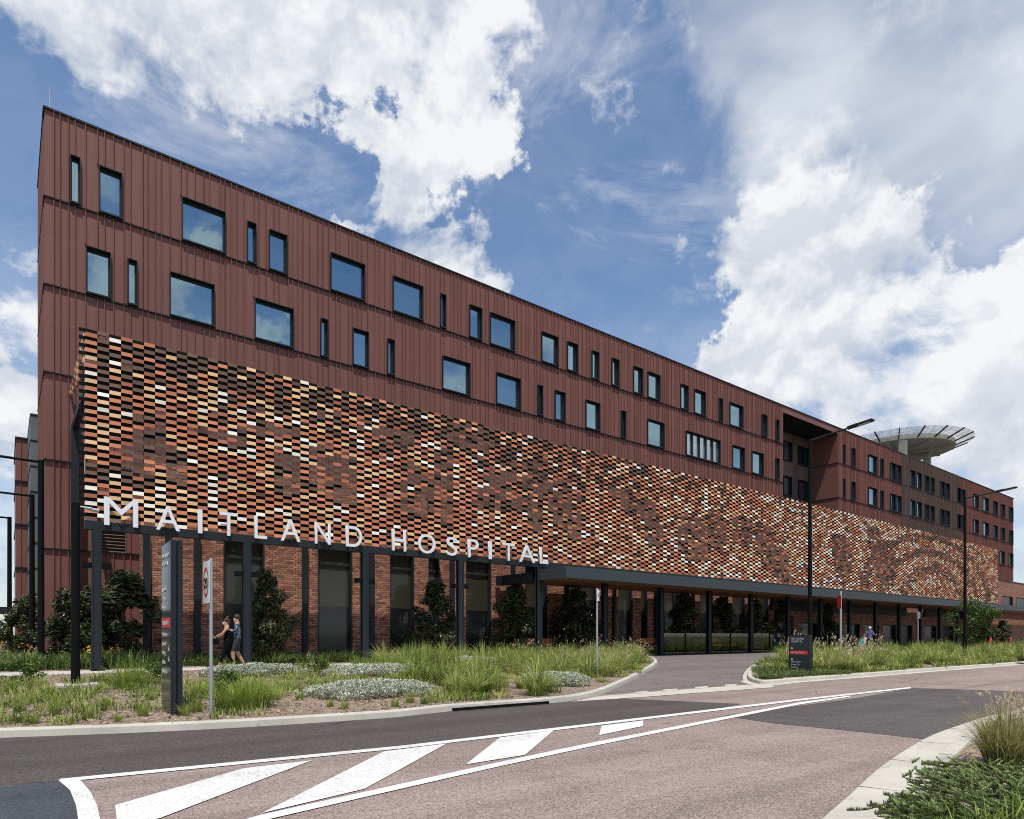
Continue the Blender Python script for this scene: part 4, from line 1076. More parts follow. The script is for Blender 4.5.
chair(at(1008, 21), 21, 'red outdoor chair with white legs at the far right under the canopy'); chair(at(987.5, 21), 21, 'red outdoor chair behind the small green tree')

# ------------------------------------------------------------------ people
def skinned(name, joints_, edges, root):
    me = bpy.data.meshes.new(name); me.from_pydata([j[0] for j in joints_], edges, [])
    o = link(name, me); md = o.modifiers.new('skin', 'SKIN'); md.use_smooth_shade = True
    for i, (_, r_) in enumerate(joints_):
        sv = me.skin_vertices[0].data[i]; sv.radius = (r_, r_) if not isinstance(r_, tuple) else r_; sv.use_root = (i == root)
    sd = o.modifiers.new('sub', 'SUBSURF'); sd.levels = 2; sd.render_levels = 2
    dg = bpy.context.evaluated_depsgraph_get(); m2 = bpy.data.meshes.new_from_object(o.evaluated_get(dg)); bpy.data.objects.remove(o)
    m2.polygons.foreach_set('use_smooth', [True] * len(m2.polygons)); return m2
def person(loc, rot, H, pose, zones, label, hair='hair', hairkind='short', mask=False, cap=False):
    """local frame: +X forward, Z up, feet at 0. zones: function(centre) -> material slot name"""
    s = H / 1.70
    J = dict(pelvis=((0, 0, .93), .125), waist=((.0, 0, 1.08), .115), chest=((.01, 0, 1.27), .135), neck=((.0, 0, 1.43), .055), head=((.03, 0, 1.52), .075), crown=((.03, 0, 1.62), .085),
             nose=((.115, 0, 1.545), .018),
             shl=((0, .17, 1.38), .062), shr=((0, -.17, 1.38), .062))
    J.update(pose)
    names = list(J); idx = {n_: i for i, n_ in enumerate(names)}
    E = [('pelvis', 'waist'), ('waist', 'chest'), ('chest', 'neck'), ('neck', 'head'), ('head', 'crown'), ('head', 'nose'), ('chest', 'shl'), ('chest', 'shr')]
    for sd in 'lr':
        E += [('sh' + sd, 'el' + sd), ('el' + sd, 'wr' + sd), ('wr' + sd, 'ha' + sd), ('pelvis', 'hip' + sd), ('hip' + sd, 'kn' + sd), ('kn' + sd, 'an' + sd), ('an' + sd, 'to' + sd)]
        for f_ in range(5):
            if 'f%d%s' % (f_, sd) in J: E.append(('ha' + sd, 'f%d%s' % (f_, sd)))
    joints_ = [(tuple(c * s for c in J[n_][0]), J[n_][1] * s) for n_ in names]
    me = skinned('person', joints_, [(idx[a], idx[c]) for a, c in E], 0)
    slots = ['skin'] + sorted({q for q in zones['slots']}); me.materials.clear()
    for q in slots: me.materials.append(M[q])
    for pl in me.polygons:
        pl.material_index = slots.index(zones['fn'](pl.center / s))
    body = link('person', me); body.location = loc; body.rotation_euler = (0, 0, rot); tag(body, label, 'person')
    hx_, hz_ = .03 * s, 1.60 * s
    hd = J['crown'][0]; hx_, hy_, hz_ = hd[0] * s, hd[1] * s, hd[2] * s
    mb = MB(); mb.sphere((hx_ - .022 * s, hy_, hz_ + .015 * s), .092 * s, .088 * s, .095 * s, 14, 10)
    if hairkind == 'bun': mb.sphere((hx_ - .05 * s, hy_, hz_ + .12 * s), .05 * s, .05 * s, .045 * s); mb.sphere((hx_ - .07 * s, hy_, hz_ - .05 * s), .06 * s, .075 * s, .09 * s)
    me2 = mb.build('hair', hair, None, True); me2.parent = body
    if mask:
        mb = MB(); mb.sphere((hx_ + .068 * s, hy_, hz_ - .085 * s), .042 * s, .062 * s, .055 * s); q = mb.build('face_mask', 'mask_blue', None, True); q.parent = body
    mb = MB()
    for sy in (-1, 1): mb.sphere((hx_ + .082 * s, hy_ + sy * .032 * s, hz_ - .03 * s), .010 * s, .013 * s, .009 * s, 8, 6)
    q = mb.build('eye', 'black', None, True); q.parent = body
    return body
def hand(sd, x, y, z, dx, dz):
    out = {}
    for f_ in range(5): out['f%d%s' % (f_, sd)] = ((x + dx * (.075 if f_ < 4 else .03), y + (f_ - 1.5) * .019 if f_ < 4 else y - .045, z + dz * (.075 if f_ < 4 else .02) - .01 * f_), .010)
    return out
ZP = gz(22.8) + .02
poseW = dict(ell=((.13, .23, 1.20), .038), wrl=((.33, .14, 1.10), .028), hal=((.40, .12, 1.08), .032), elr=((.10, -.24, 1.17), .038), wrr=((.30, -.13, 1.07), .028), har=((.37, -.11, 1.05), .032),
             hipl=((.0, .09, .88), .095), knl=((.10, .09, .50), .062), anl=((.26, .09, .10), .040), tol=((.40, .10, .035), .036), hipr=((.0, -.09, .88), .095), knr=((-.02, -.09, .48), .062), anr=((-.24, -.09, .13), .040), tor=((-.14, -.09, .035), .036))
poseW.update(hand('l', .40, .12, 1.08, 1, -.3)); poseW.update(hand('r', .37, -.11, 1.05, 1, -.3))
def zW(c):
    if c.z < .05: return 'cloth_black'
    if .22 < c.z < .98 and c.x < .30 or (.98 <= c.z < 1.36 and abs(c.y) < .155 and c.x < .16): return 'cloth_black'
    return 'skin'
wx = at(227, 22.7)
person((wx, 22.7, ZP), R(180 - 14), 1.66, poseW, {'slots': ['cloth_black'], 'fn': zW}, 'woman in black sleeveless top and black trousers walking with a pale blue face mask', 'hair', 'bun', True)
poseM = dict(ell=((.06, .24, 1.16), .042), wrl=((.26, .12, 1.24), .030), hal=((.32, .09, 1.28), .034), elr=((.06, -.25, 1.16), .042), wrr=((.24, -.10, 1.22), .030), har=((.31, -.07, 1.25), .034),
             hipl=((.0, .10, .88), .10), knl=((.12, .10, .50), .066), anl=((.10, .10, .10), .044), tol=((.24, .11, .038), .04), hipr=((.0, -.10, .88), .10), knr=((.0, -.10, .47), .066), anr=((-.20, -.10, .12), .044), tor=((-.08, -.10, .038), .04))
poseM.update(hand('l', .32, .09, 1.28, .6, .6)); poseM.update(hand('r', .31, -.07, 1.25, .6, .6))
def zM(c):
    if c.z < .06: return 'cloth_black'
    if .52 < c.z < .98: return 'cloth_grey'
    if .98 <= c.z < 1.42 and c.x < .13: return 'cloth_floral'
    return 'skin'
mx_ = at(237.3, 23.35)
person((mx_, 23.35, ZP), R(180 - 20), 1.80, poseM, {'slots': ['cloth_black', 'cloth_grey', 'cloth_floral'], 'fn': zM}, 'man in blue patterned shirt and dark shorts walking close behind the masked woman')
bag = empty('shoulder_bag', (wx - .38, 22.66, ZP + .8), 'black shoulder bag held in front of the walking woman', 'bag')
mb = MB(); mb.box(wx - .52, wx - .28, 22.56, 22.70, ZP + .80, ZP + 1.0); mb.build('body', 'cloth_black', bag, bevel=.03)
mb = MB(); mb.path([(wx - .48, 22.63, ZP + 1.0), (wx - .44, 22.63, ZP + 1.09), (wx - .36, 22.63, ZP + 1.09), (wx - .32, 22.63, ZP + 1.0)], [.012] * 4, 6); mb.build('strap', 'cloth_black', bag)
# waiting visitors under the canopy
def zV(c):
    if c.z < .05: return 'cloth_black'
    if c.z < .95: return 'cloth_grey'
    if c.z < 1.42 and abs(c.y) < .24: return 'cloth_navy'
    return 'skin'
person((at(870, 20.5), 20.5, .355), R(200), 1.72, poseM, {'slots': ['cloth_black', 'cloth_grey', 'cloth_navy'], 'fn': zV}, 'visitor in a violet blue shirt standing beyond the long grass under the canopy', 'cloth_white')
poseS = dict(poseW); poseS.update(hipl=((.02, .09, .90), .095), knl=((.43, .10, .90), .062), anl=((.45, .10, .52), .04), tol=((.58, .10, .46), .036), hipr=((.02, -.09, .90), .095), knr=((.43, -.10, .90), .062), anr=((.45, -.10, .52), .04), tor=((.58, -.10, .46), .036))
def zS(c):
    if c.z < .98: return 'cloth_grey'
    if c.z < 1.40 and abs(c.y) < .2 and c.x < .2: return 'cloth_white'
    return 'skin'
sy_ = 21.2
person((at(864, sy_), sy_, .355 - .40), R(215), 1.66, poseS, {'slots': ['cloth_grey', 'cloth_white'], 'fn': zS}, 'visitor in a white top seated on the dark bench under the canopy')
e = empty('waiting_bench', (at(863, sy_ + .1), sy_ + .1, .355), 'dark backless bench under the canopy where a visitor sits', 'bench')
bx_ = at(863, sy_ + .1); mb = MB(); mb.box(bx_ - 1.4, bx_ + 1.4, sy_ - .12, sy_ + .34, .74, .80); mb.build('seat', 'black', e)
for sx in (-1, 1): mb = MB(); mb.box(bx_ + sx * 1.1 - .04, bx_ + sx * 1.1 + .04, sy_ - .08, sy_ + .30, .36, .74); mb.build('leg', 'black', e)
mb = MB(); qx = at(856.5, sy_); e = empty('teal_bin', (qx, sy_ - .3, .355), 'small teal waste bin beside the waiting bench', 'bin')
mb.tube((qx, sy_ - .3, .36), (qx, sy_ - .3, 1.28), .16, .20, 14); mb.build('body', 'teal', e, smooth=True)
mb = MB(); mb.tube((qx, sy_ - .3, 1.28), (qx, sy_ - .3, 1.33), .21, .17, 14); mb.build('lid', 'charcoal', e)

# ------------------------------------------------------------------ trees and shrubs
def crown_mesh(H, wd, zb, nleaf, size, matn, shape='cone', clumps=46, seed=0):
    rng = np.random.default_rng(seed)
    cl = []
    while len(cl) < clumps:
        t = rng.random(); z = zb + (H - zb) * t
        if shape == 'cone': rad = wd * (.35 + .65 * math.sin(math.pi * min(1, .18 + .82 * (1 - t)) * .5)) * (1 if t > .12 else .6 + 3 * t) * (1 - .72 * t ** 2)
        else: rad = wd * math.sqrt(max(.05, 1 - (2 * t - 1) ** 2))
        th = rng.random() * 6.283; r = rad * math.sqrt(rng.random()) * rng.uniform(.8, 1.28)
        cl.append((r * math.cos(th), r * math.sin(th), z, rng.uniform(.16, .36) * wd))
    cl = np.array(cl); w_ = cl[:, 3] ** 2; pick = rng.choice(len(cl), nleaf, p=w_ / w_.sum())
    dv = rng.normal(size=(nleaf, 3)); dv /= np.linalg.norm(dv, axis=1)[:, None]
    C = cl[pick, :3] + dv * (cl[pick, 3] * rng.random(nleaf) ** .4)[:, None]
    ctint = rng.random(len(cl)); tint = np.clip(.25 * ctint[pick] + .75 * rng.random(nleaf) ** 1.3, 0, 1)
    nrm = dv + rng.normal(size=(nleaf, 3)) * .6 + np.array([0, 0, .5])
    V, F, Pn, T = leaves(C, size * rng.uniform(.7, 1.3, nleaf), nrm, tint)
    return npmesh('crown', V, F, Pn, matn, T), cl
def trunk_mesh(H, cl, r=.045, zb=.0):
    mb = MB(); mb.path([(0, 0, -.1), (.02, .01, H * .35), (-.02, .02, H * .65), (.0, .0, H * .92)], [r, r * .85, r * .55, r * .2], 8)
    for c in cl[::4]:
        z0_ = max(.3, c[2] - .5); mb.path([(0, 0, z0_ * .8), (c[0] * .5, c[1] * .5, z0_ + .1), (c[0], c[1], c[2])], [r * .4, r * .28, r * .1], 5)
    o = mb.build('trunk', 'bark'); me = o.data; bpy.data.objects.remove(o); return me
TREES = []
for sd in range(3):
    cm_, cl = crown_mesh(3.35, 1.0, .45, 5200, .15, 'dark_leaf', 'cone', 46, 20 + sd); TREES.append((cm_, trunk_mesh(3.35, cl)))
def place_tree(px, Y, top_y, label, var, widen=1.0, X=None, name='magnolia_tree', cat='tree', group=None, z0=.40):
    X = at(px, Y) if X is None else X; Ht = (zat(px, top_y, Y) if top_y else 3.6) - z0
    e = empty(name, (X, Y, z0), label, cat, group); sc = Ht / 3.35
    e.scale = (sc * widen, sc * widen, sc); e.rotation_euler = (0, 0, random.random() * 6)
    link('crown', TREES[var % 3][0], e); link('trunk', TREES[var % 3][1], e)
    return e
TG = 'dark magnolia trees along the brick wall'
place_tree(265, 26.0, 572, 'dark glossy tree right of the column where two people walk', 0, 1.0, group=TG)
place_tree(435, 26.0, 586, 'dark glossy tree in front of the narrow window left of the fourth column', 1, 1.4, group=TG)
place_tree(515, 26.0, 588, 'dark glossy tree just left of the canopy end', 2, 1.35, group=TG)
place_tree(573, 26.0, 588, 'dark glossy tree behind the slender white sign post under the canopy', 0, 1.5, group=TG)
place_tree(683, 26.0, 597, 'dark glossy tree behind the first glass windscreen', 1, 1.4, group=TG)
place_tree(722, 26.0, 600, 'dark glossy tree behind the orange bench at the driveway', 2, 1.3, group=TG)
place_tree(753, 26.0, 602, 'dark glossy tree behind the third wide column under the canopy', 0, 1.3, group=TG)
place_tree(783, 26.0, 603, 'dark glossy tree above the low emergency sign', 1, 1.0, group=TG)
place_tree(828, 26.0, 606, 'dark glossy tree behind the red parking sign', 2, 1.0, group=TG)
place_tree(1003, 22.6, 622, 'small dark tree behind the red chair at far right', 1, 1.5, group=TG)
SG = 'dark shrubs in front of the left metal wall'
place_tree(122, 27.4, 577, 'tallest dark bushy shrub against the left metal wall', 1, 1.75, name='magnolia_shrub', cat='shrub', group=SG)
place_tree(68, 27.6, 592, 'dark bushy shrub behind the short black floodlight pole', 2, 1.3, name='magnolia_shrub', cat='shrub', group=SG)
place_tree(92, 28.4, 588, 'dark bushy shrub behind the first steel column', 0, 1.4, name='magnolia_shrub', cat='shrub', group=SG)
place_tree(25, 34, 597, 'dark bushy shrub left of the hospital corner below the grey wing', 0, 1.2, name='magnolia_shrub', cat='shrub', group=SG)
cm_, cl = crown_mesh(3.5, 1.55, .9, 4200, .17, 'green_leaf', 'round', 60, 77)
e = empty('green_tree', (at(972, 17.0), 17.0, .33), 'small bright green bushy tree behind the right street lamp', 'tree')
link('crown', cm_, e); link('trunk', trunk_mesh(3.3, cl, .06), e)
# tree belt far left
cm_, cl = crown_mesh(7, 3.2, 1.5, 2600, .5, 'green_leaf', 'round', 50, 91); tm = trunk_mesh(6.5, cl, .16)
for q, (xx, yy, lb) in enumerate(((-3.5, 92, 'broad far tree under the covered walkway roof, nearest the rear wing'), (-11, 96, 'broad far tree left of the covered walkway posts'), (-19, 90, 'broad far tree at the left end of the distant row'))):
    e = empty('distant_tree', (xx, yy, .32), lb, 'tree', 'distant trees at the far left'); link('crown', cm_, e); link('trunk', tm, e); e.rotation_euler = (0, 0, q * 1.3); e.scale = (1, 1, .55 + .05 * q)

# ------------------------------------------------------------------ grasses and ground covers
def tuft_arrays(x, y, z, n, h, spread, leanmax, wd, rng, tb=.5, tv=.5):
    th = rng.random(n) * 6.283; r = spread * np.sqrt(rng.random(n))
    C = np.stack([x + r * np.cos(th), y + r * np.sin(th), np.full(n, z)], 1)
    az = th + rng.normal(size=n) * .6
    lean = np.clip(rng.normal(leanmax * .55, leanmax * .35, n), .02, 1.2)
    return blades(C, h * rng.uniform(.55, 1.1, n), az, lean, wd * rng.uniform(.7, 1.3, n), np.clip(tb + tv * (rng.random(n) - .5), 0, 1))
def seeds(x, y, z, n, h, spread, rng, lean=.35, size=.10):
    """flower stalks with feathery heads"""
    parts = []; th = rng.random(n) * 6.283; r = spread * rng.random(n)
    C = np.stack([x + r * np.cos(th), y + r * np.sin(th), np.full(n, z)], 1)
    ln = lean * rng.uniform(.4, 1.3, n); hh = h * rng.uniform(.8, 1.15, n); az = np.where(rng.random(n) < .7, rng.normal(-.2, .5, n), th)
    parts.append(blades(C, hh, az, ln, np.full(n, .006), rng.random(n)))
    d = np.stack([np.cos(az), np.sin(az), np.zeros(n)], 1)
    tip = C + d * (ln * hh * .75)[:, None] + np.array([0, 0, 1.0]) * (hh * (.84 - .42 * ln * .7))[:, None]
    for q in range(5):
        parts.append(blades(tip + d * (.01 * q), np.full(n, size) * rng.uniform(.7, 1.2, n), az + rng.normal(size=n) * .5, np.clip(ln + .15 + rng.normal(size=n) * .15, .05, 1.1), np.full(n, size * .13), rng.random(n)))
    return merge(parts)
rng = np.random.default_rng(11)
def add_stuff(name, parts, material, label, cat='grass', kind='stuff', group=None):
    V, F, Pn, T = merge(parts); o = link(name, npmesh(name, V, F, Pn, material, T)); tag(o, label, cat, group, kind); return o
def sample(poly, n, ok=lambda x, y: True):
    xs_ = [q[0] for q in poly]; ys_ = [q[1] for q in poly]; out = []
    while len(out) < n:
        x = random.uniform(min(xs_), max(xs_)); y = random.uniform(min(ys_), max(ys_))
        if inside(poly, x, y) and ok(x, y): out.append((x, y))
    return out
def edge_gap(x, y, line, d): return min((x - a) ** 2 + (y - c) ** 2 for a, c in line) > d * d
SZP = .105
patches = [(at(372, 13.25), 13.25, 1.5, .85), (at(380, 17.2), 17.2, 1.7, .7), (at(556, 13.2), 13.2, 1.05, .85), (at(470, 19.2), 19.2, 1.2, .5), (at(255, 18.4), 18.4, 1.3, .5)]
def off_patch(x, y): return all(((x - a) / (rx + .15)) ** 2 + ((y - c) / (ry + .15)) ** 2 > 1 for a, c, rx, ry in patches)
# long grass that fills the right half of the left island
parts = []; sparts = []
xe0, xe1 = at(440, 13), 22
def clear_front(x, y): return all(not (abs(x - a) < rx + .35 and y < c + ry * .6) for a, c, rx, ry in patches[2:3])
for x, y in sample(LEFT_POLY, 150, lambda x, y: x > 7.6 + .30 * (y - 12) and off_patch(x, y) and clear_front(x, y) and edge_gap(x, y, left_kerb, .6)):
    hh = random.uniform(.5, 1.0); tb = random.choice([.22, .35, .5, .62, .72])
    parts.append(tuft_arrays(x, y, gz(y) + SZP, 130, hh, .13, 1.35, .021, rng, tb, .95))
    if x > 14 and random.random() < .45: sparts.append(seeds(x, y, gz(y) + SZP, 8, hh * 1.25, .12, rng, .7, .10))
for x, y in sample(LEFT_POLY, 260, lambda x, y: x > 7.0 + .30 * (y - 12) and off_patch(x, y) and clear_front(x, y) and edge_gap(x, y, left_kerb, .32)):
    parts.append(tuft_arrays(x, y, gz(y) + SZP, 60, random.uniform(.18, .42), .22, 1.3, .02, rng, random.choice([.3, .5, .65]), .9))
add_stuff('long_grass', parts, 'grass', 'mass of long green grass filling the driveway end of the left island')
add_stuff('feathery_seed_head', sparts, 'seed', 'pale feathery seed heads over the long grass beside the driveway')
# right island
parts = []; sparts = []
for x, y in sample(RIGHT_POLY, 300, lambda x, y: x < 72 and (x > 23.6 or y > 13.3) and edge_gap(x, y, right_kerb, .75)):
    if random.random() < (x - 20) / 120: continue
    hh = random.uniform(.6, 1.15); tb = random.choice([.28, .42, .58, .7, .8])
    parts.append(tuft_arrays(x, y, gz(y) + SZP, 115, hh, .2, 1.3, .032, rng, tb, .95))
    if (23 < x < 30 and random.random() < .9) or random.random() < .05: sparts.append(seeds(x, y, gz(y) + SZP, 12, hh * 1.5, .14, rng, .6, .14))
for x, y in sample(RIGHT_POLY, 620, lambda x, y: x < 75 and (x > 23 or y > 13) and edge_gap(x, y, right_kerb, .36)):
    if random.random() < (x - 20) / 110: continue
    parts.append(tuft_arrays(x, y, gz(y) + SZP, 60, random.uniform(.25, .5), .28, 1.3, .03, rng, random.choice([.4, .55, .7, .8]), .9))
add_stuff('long_grass', parts, 'grass', 'wide band of long green grass on the right island under the street lamps')
add_stuff('feathery_seed_head', sparts, 'seed', 'pale feathery seed heads over the long grass behind the low emergency sign')
parts = []
for x, y in sample(RIGHT_POLY, 110, lambda x, y: x < 24.0 and y < 14.5 and edge_gap(x, y, right_kerb, .30)):
    parts.append(tuft_arrays(x, y, gz(y) + SZP, 50, random.uniform(.14, .28), .2, .95, .02, rng, .5, .7))
add_stuff('ground_cover', parts, 'bed_leaf', 'low green ground cover around the foot of the low emergency sign', 'ground cover')
# bed between columns and brick wall
parts = []; fl = []
def spiky(x, y, z, n, h, wd, tb): return tuft_arrays(x, y, z, n, h, .06, 1.0, wd, rng, tb, .5)
for q in range(900):
    x = random.uniform(-7, 46) if q < 800 else random.uniform(46, 86); y = random.uniform(24.75, 26.9)
    parts.append(tuft_arrays(x, y, .38, 38, random.uniform(.35, .65) * (1.25 if x < 4 else 1), .28, 1.0, .045, rng, random.choice([.05, .18, .3, .55]) if x > 4 else random.choice([.25, .45, .7]), .7))  # darker leaf tint along the brick wall: shade of the bed put into colour
add_stuff('bed_plant', parts, 'bed_leaf', 'dense bed of strap leaved plants between the columns and the brick wall', 'ground cover')
parts = []
for q in range(260):
    x = random.uniform(-9, 3.6); y = random.uniform(24.7, 29.6) if x > 1 else random.uniform(24.7, 34)
    parts.append(tuft_arrays(x, y, .36, 40, random.uniform(.4, .75), .3, .9, .04, rng, random.choice([.45, .65, .85]), .7))
    if q % 4 == 0: fl.append(leaves(np.array([[x, y, .36 + random.uniform(.55, .8)]]) + rng.normal(size=(5, 3)) * .05, np.full(5, .13), rng.normal(size=(5, 3)), rng.random(5)))
add_stuff('bed_plant', parts, 'bed_leaf', 'taller leafy garden bed in front of the left metal wall', 'ground cover')
add_stuff('orange_flower', fl, 'flower', 'scattered orange flowers in the leafy bed at far left', 'flowers')
# silver leaved mats
for q, ((a, c, rx, ry), lb) in enumerate(zip(patches, ('large silver grey leaved mat nearest the kerb left of the drain', 'long silver grey leaved mat behind the large one', 'silver grey leaved mat just behind the kerb drain opening', 'thin silver grey leaved mat beside the path edge', 'silver grey leaved mat behind the speed sign by the path'))):
    n_ = 5200; th = rng.random(n_) * 6.283; r_ = np.sqrt(rng.random(n_)) * (1 + .10 * np.sin(th * 5 + q) + .06 * np.sin(th * 11))
    x = a + rx * r_ * np.cos(th); y = c + ry * r_ * np.sin(th)
    lump = .5 + .5 * np.sin(x * 7 + q) * np.sin(y * 9 + 1); hgt = .10 + .17 * np.sqrt(np.clip(1 - r_ ** 2, 0, 1)) + .05 * lump
    zz = np.array([gz(v) for v in y]) + SZP
    C = np.stack([x, y, zz + hgt * rng.uniform(.2, .9, n_)], 1)
    V = blades(C, .07 * rng.uniform(.7, 1.4, n_), rng.random(n_) * 6.283, rng.uniform(.2, .9, n_), np.full(n_, .024), rng.random(n_))
    C3 = np.stack([x, y, zz + hgt * rng.uniform(.5, 1.1, n_)], 1); V3 = leaves(C3, .055 * rng.uniform(.6, 1.4, n_), rng.normal(size=(n_, 3)) + np.array([0, -.3, .9]), np.clip(rng.random(n_) * .7 + .3 * lump, 0, 1), .6)
    o = add_stuff('silver_ground_cover', [V, V3], 'silver_leaf', lb, 'ground cover', 'stuff', 'silver ground cover mats')
# low weedy growth and litter on the mulch at left
parts = []
for x, y in sample(LEFT_POLY, 430, lambda x, y: x < 8.2 and x > -3 and not (y > 18.6 and x < 4.5) and off_patch(x, y) and edge_gap(x, y, left_kerb, .5) and mnoise.noise(Vector((x * .55, y * .8, 4))) > -.14 + (.20 if y < 13.6 else -.12) - (.3 if x < .8 else 0)):
    parts.append(tuft_arrays(x, y, gz(y) + SZP, 26, random.uniform(.14, .36), .2, 1.15, .018, rng, random.choice([.3, .5, .62, .8]), .9))
add_stuff('low_growth', parts, 'grass', 'low straggly green growth over the bark mulch at left', 'ground cover')
n_ = 9000; pts = np.array(sample(LEFT_POLY, 3000, lambda x, y: x < 9 and x > -3)); pts = pts[rng.integers(0, len(pts), n_)] + rng.normal(size=(n_, 2)) * .05
pts = pts[[inside(LEFT_POLY, *q) for q in pts]]; n_ = len(pts)
C = np.stack([pts[:, 0], pts[:, 1], np.array([gz(v) for v in pts[:, 1]]) + SZP + .012 + .015 * rng.random(n_)], 1)
V = leaves(C, rng.uniform(.03, .10, n_), rng.normal(size=(n_, 3)) * .35 + np.array([0, 0, 1]), rng.random(n_), .35)
mm, k, p, o = mat('bark_chip'); a_ = k.new('ShaderNodeAttribute', attribute_name='tint')
setp(k, p, Base_Color=k.ramp(a_.outputs['Fac'], [(0, (.05, .035, .025)), (.4, (.18, .125, .09)), (.75, (.34, .25, .18)), (1, (.46, .37, .27))]), Roughness=.95); M['chip'] = mm
add_stuff('bark_mulch', [V], 'chip', 'loose brown bark chips covering the left island', 'mulch')
# separate grass tufts that stand out on the mulch
TM = []
for q in range(4):
    V = tuft_arrays(0, 0, 0, 120, .5, .14, .8, .014, np.random.default_rng(300 + q), .55, .6); TM.append(npmesh('grass_tuft', V[0], V[1], V[2], 'grass', V[3]))
for q in range(3):
    V = tuft_arrays(0, 0, 0, 330, .62, .28, .8, .012, np.random.default_rng(330 + q), .5, .7); TM.append(npmesh('grass_tuft', V[0], V[1], V[2], 'grass_lime', V[3]))
def tuft(px, py, h, var, label, group=None, wide=1.0):
    x, y = g(px, py, SZP); o = link('grass_tuft', TM[var]); o.location = (x, y, gz(y) + SZP); s = h / .55
    o.scale = (s * wide, s * wide, s); o.rotation_euler = (0, 0, random.random() * 6); tag(o, label, 'grass', group)
G1 = 'small grass tufts on the mulch'
for q, (px, py, h) in enumerate([(20, 712, .35), (48, 697, .42), (55, 715, .36), (88, 718, .30), (105, 706, .28), (108, 684, .35), (130, 690, .30), (143, 716, .30), (12, 690, .4), (33, 724, .25), (70, 724, .2), (118, 722, .22), (150, 700, .3), (185, 716, .3), (196, 712, .35), (225, 708, .35), (203, 697, .42), (286, 690, .3), (300, 700, .28), (276, 700, .34), (330, 707, .24), (345, 709, .26), (395, 707, .26), (410, 703, .3), (425, 704, .35)]):
    tuft(px, py, h, q % 4, 'small green grass tuft standing alone on the bark mulch', G1)
tuft(128, 688, .62, 4, 'bright lime grass clump beside the concrete pad of the floodlight pole'); tuft(240, 708, .62, 5, 'wide green grass clump right of the speed sign pole', None, 1.5); tuft(255, 706, .55, 4, 'lower green grass clump at the right of the wide clump by the speed sign', None, 1.2); tuft(196, 698, .5, 1, 'dark grass clump between the blade sign and the speed sign')
G2 = 'rounded lime grass clumps by the path'
tuft(363, 671, .52, 4, 'leftmost of three rounded lime green clumps along the path', G2, 1.25); tuft(392, 671, .50, 5, 'middle of three rounded lime green clumps along the path', G2, 1.6); tuft(420, 669, .48, 6, 'rightmost of three rounded lime green clumps along the path', G2, 1.5)
SHM, _cl = crown_mesh(.5, .38, .02, 900, .075, 'green_leaf', 'round', 26, 55)
for (px, py, sc_, lb) in ((150, 683, .9, 'low rounded green shrub left of the tall dark blade sign'), (296, 668, .8, 'low rounded green shrub at the left end of the silver mats'), (318, 672, .7, 'low rounded green shrub between the path and the long silver mat'), (24, 683, 1.0, 'low rounded green shrub at the far left beside the path'), (226, 690, .8, 'low rounded green shrub behind the wide grass clump by the speed sign')):
    x, y = g(px, py, SZP); o = link('low_shrub', SHM); o.location = (x, y, gz(y) + SZP); o.scale = (sc_ * 1.25, sc_, sc_); o.rotation_euler = (0, 0, random.random() * 6); tag(o, lb, 'shrub', 'low green shrubs in the left island')
# near verge, bottom right
gx, gy = g(1006, 768, .11)
e = empty('fountain_grass', (gx, gy, .11), 'large arching grass clump with straw seed plumes at the right edge', 'grass')
V = tuft_arrays(gx, gy, .11, 1300, .68, .17, .75, .009, np.random.default_rng(5), .5, .9); V = (V[0] - np.array([gx, gy, .11]), *V[1:]); link('foliage', npmesh('foliage', *V[:3], 'grass_straw', V[3]), e)
V = seeds(gx, gy, .11, 110, .88, .10, np.random.default_rng(6), .42, .055); V = (V[0] - np.array([gx, gy, .11]), *V[1:]); link('seed_plume', npmesh('seed_plume', *V[:3], 'seed', V[3]), e)
gx2, gy2 = g(1075, 735, .11)
e = empty('fountain_grass', (gx2, gy2, .11), 'arching grass clump half hidden behind the large one at the right edge', 'grass')
V = tuft_arrays(0, 0, 0, 500, .62, .13, .75, .008, np.random.default_rng(8), .5, .9); link('foliage', npmesh('foliage', *V[:3], 'grass_straw', V[3]), e)
V = seeds(0, 0, 0, 80, .9, .10, np.random.default_rng(9), .42, .055); link('seed_plume', npmesh('seed_plume', *V[:3], 'seed', V[3]), e)
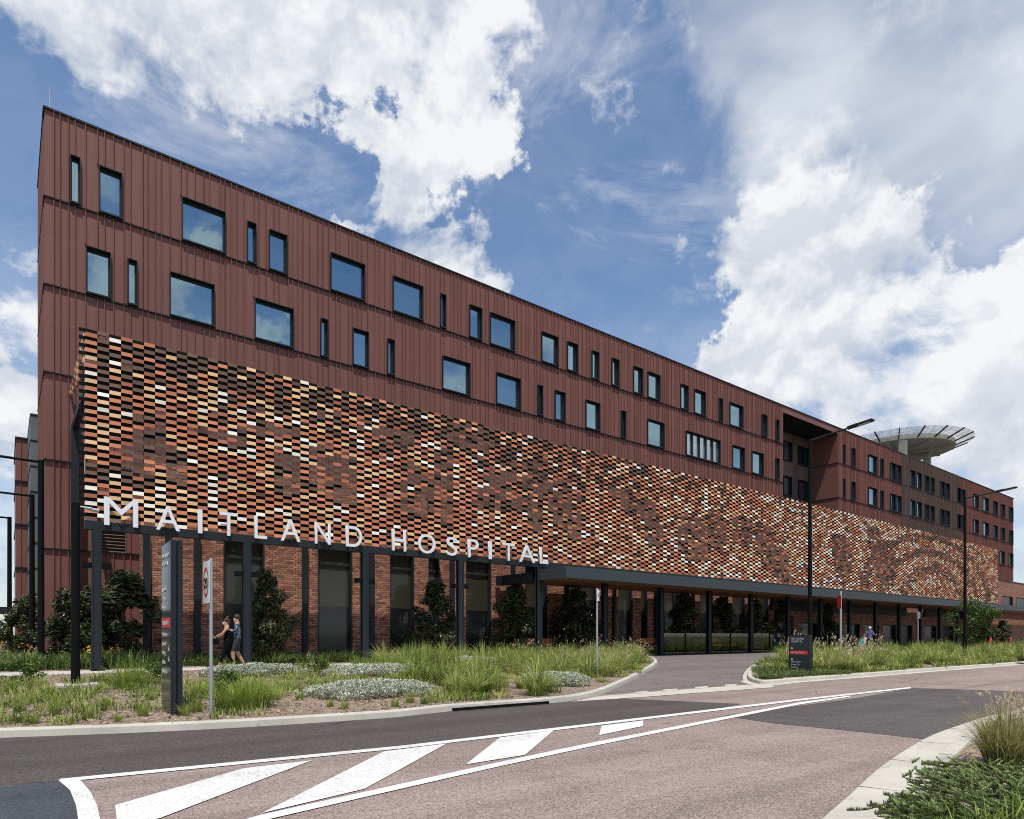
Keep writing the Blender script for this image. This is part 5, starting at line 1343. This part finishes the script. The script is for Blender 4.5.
# prostrate shrub: stems clothed with small leaves
rs = np.random.default_rng(15); parts = []; SHX, SHY = g(1000, 812, .11)
stems = MB()
for q in range(640):
    tx_, ty_ = g(rs.uniform(872, 1060), rs.uniform(764, 850), .15)
    if not inside(offset_line(near_kerb, .42) + [(nk[0][0] + .4, -8), (80, -8)], tx_, ty_): continue
    ang = math.atan2(ty_ - (SHY - .3), tx_ - (SHX + .6)) + rs.normal() * 1.0; ln = rs.uniform(.12, .30); n_ = 90
    t = np.linspace(0, 1, n_); bend = rs.normal() * .3
    ax = tx_ - math.cos(ang) * ln + np.cos(ang + bend * (t - 1)) * ln * t; ay = ty_ - math.sin(ang) * ln + np.sin(ang + bend * (t - 1)) * ln * t
    az = .125 + rs.uniform(.0, .06) + rs.uniform(-.01, .11) * t ** 1.5
    C = np.stack([ax, ay, az], 1)
    parts.append(blades(C, .038 * (1.2 - .6 * t) * rs.uniform(.7, 1.2, n_), ang + rs.choice([-1, 1], n_) * rs.uniform(.3, 1.5, n_), rs.uniform(.25, 1.1, n_), np.full(n_, .0085), np.clip(.15 + .6 * t + .5 * (rs.random(n_) - .5), 0, 1)))
    stems.path([(ax[0], ay[0], az[0]), (ax[n_ // 2], ay[n_ // 2], az[n_ // 2]), (ax[-1], ay[-1], az[-1])], [.005, .004, .002], 5)
V, F, Pn, T = merge(parts)
e = empty('prostrate_shrub', (SHX, SHY, .11), 'low spreading dark green shrub creeping over the near kerb', 'shrub')
link('foliage', npmesh('foliage', V - np.array([SHX, SHY, .11]), F, Pn, 'prostrate', T), e); stems.build('stem', 'bark', e)
parts = []
for px, py in ((985, 838), (1010, 832), (960, 850), (1030, 826)):
    x, y = g(px, py, .12); parts.append(tuft_arrays(x, y, .11, 26, .34, .07, .8, .011, rs, .75, .5))
add_stuff('strap_grass', parts, 'grass_lime', 'bright strappy grass blades in front of the creeping shrub at bottom right', 'grass', 'thing')
# chips under the near verge
pts = np.stack([rs.uniform(4.5, 11, 5000), rs.uniform(.2, 4.2, 5000)], 1); pts = pts[[inside(NEAR_POLY, *q) for q in pts]]; n_ = len(pts)
C = np.stack([pts[:, 0], pts[:, 1], np.full(n_, .12) + .012 * rs.random(n_)], 1)
add_stuff('bark_mulch', [leaves(C, rs.uniform(.02, .06, n_), rs.normal(size=(n_, 3)) * .35 + np.array([0, 0, 1]), rs.random(n_), .35)], 'chip', 'grey brown bark chips on the near verge at bottom right', 'mulch')
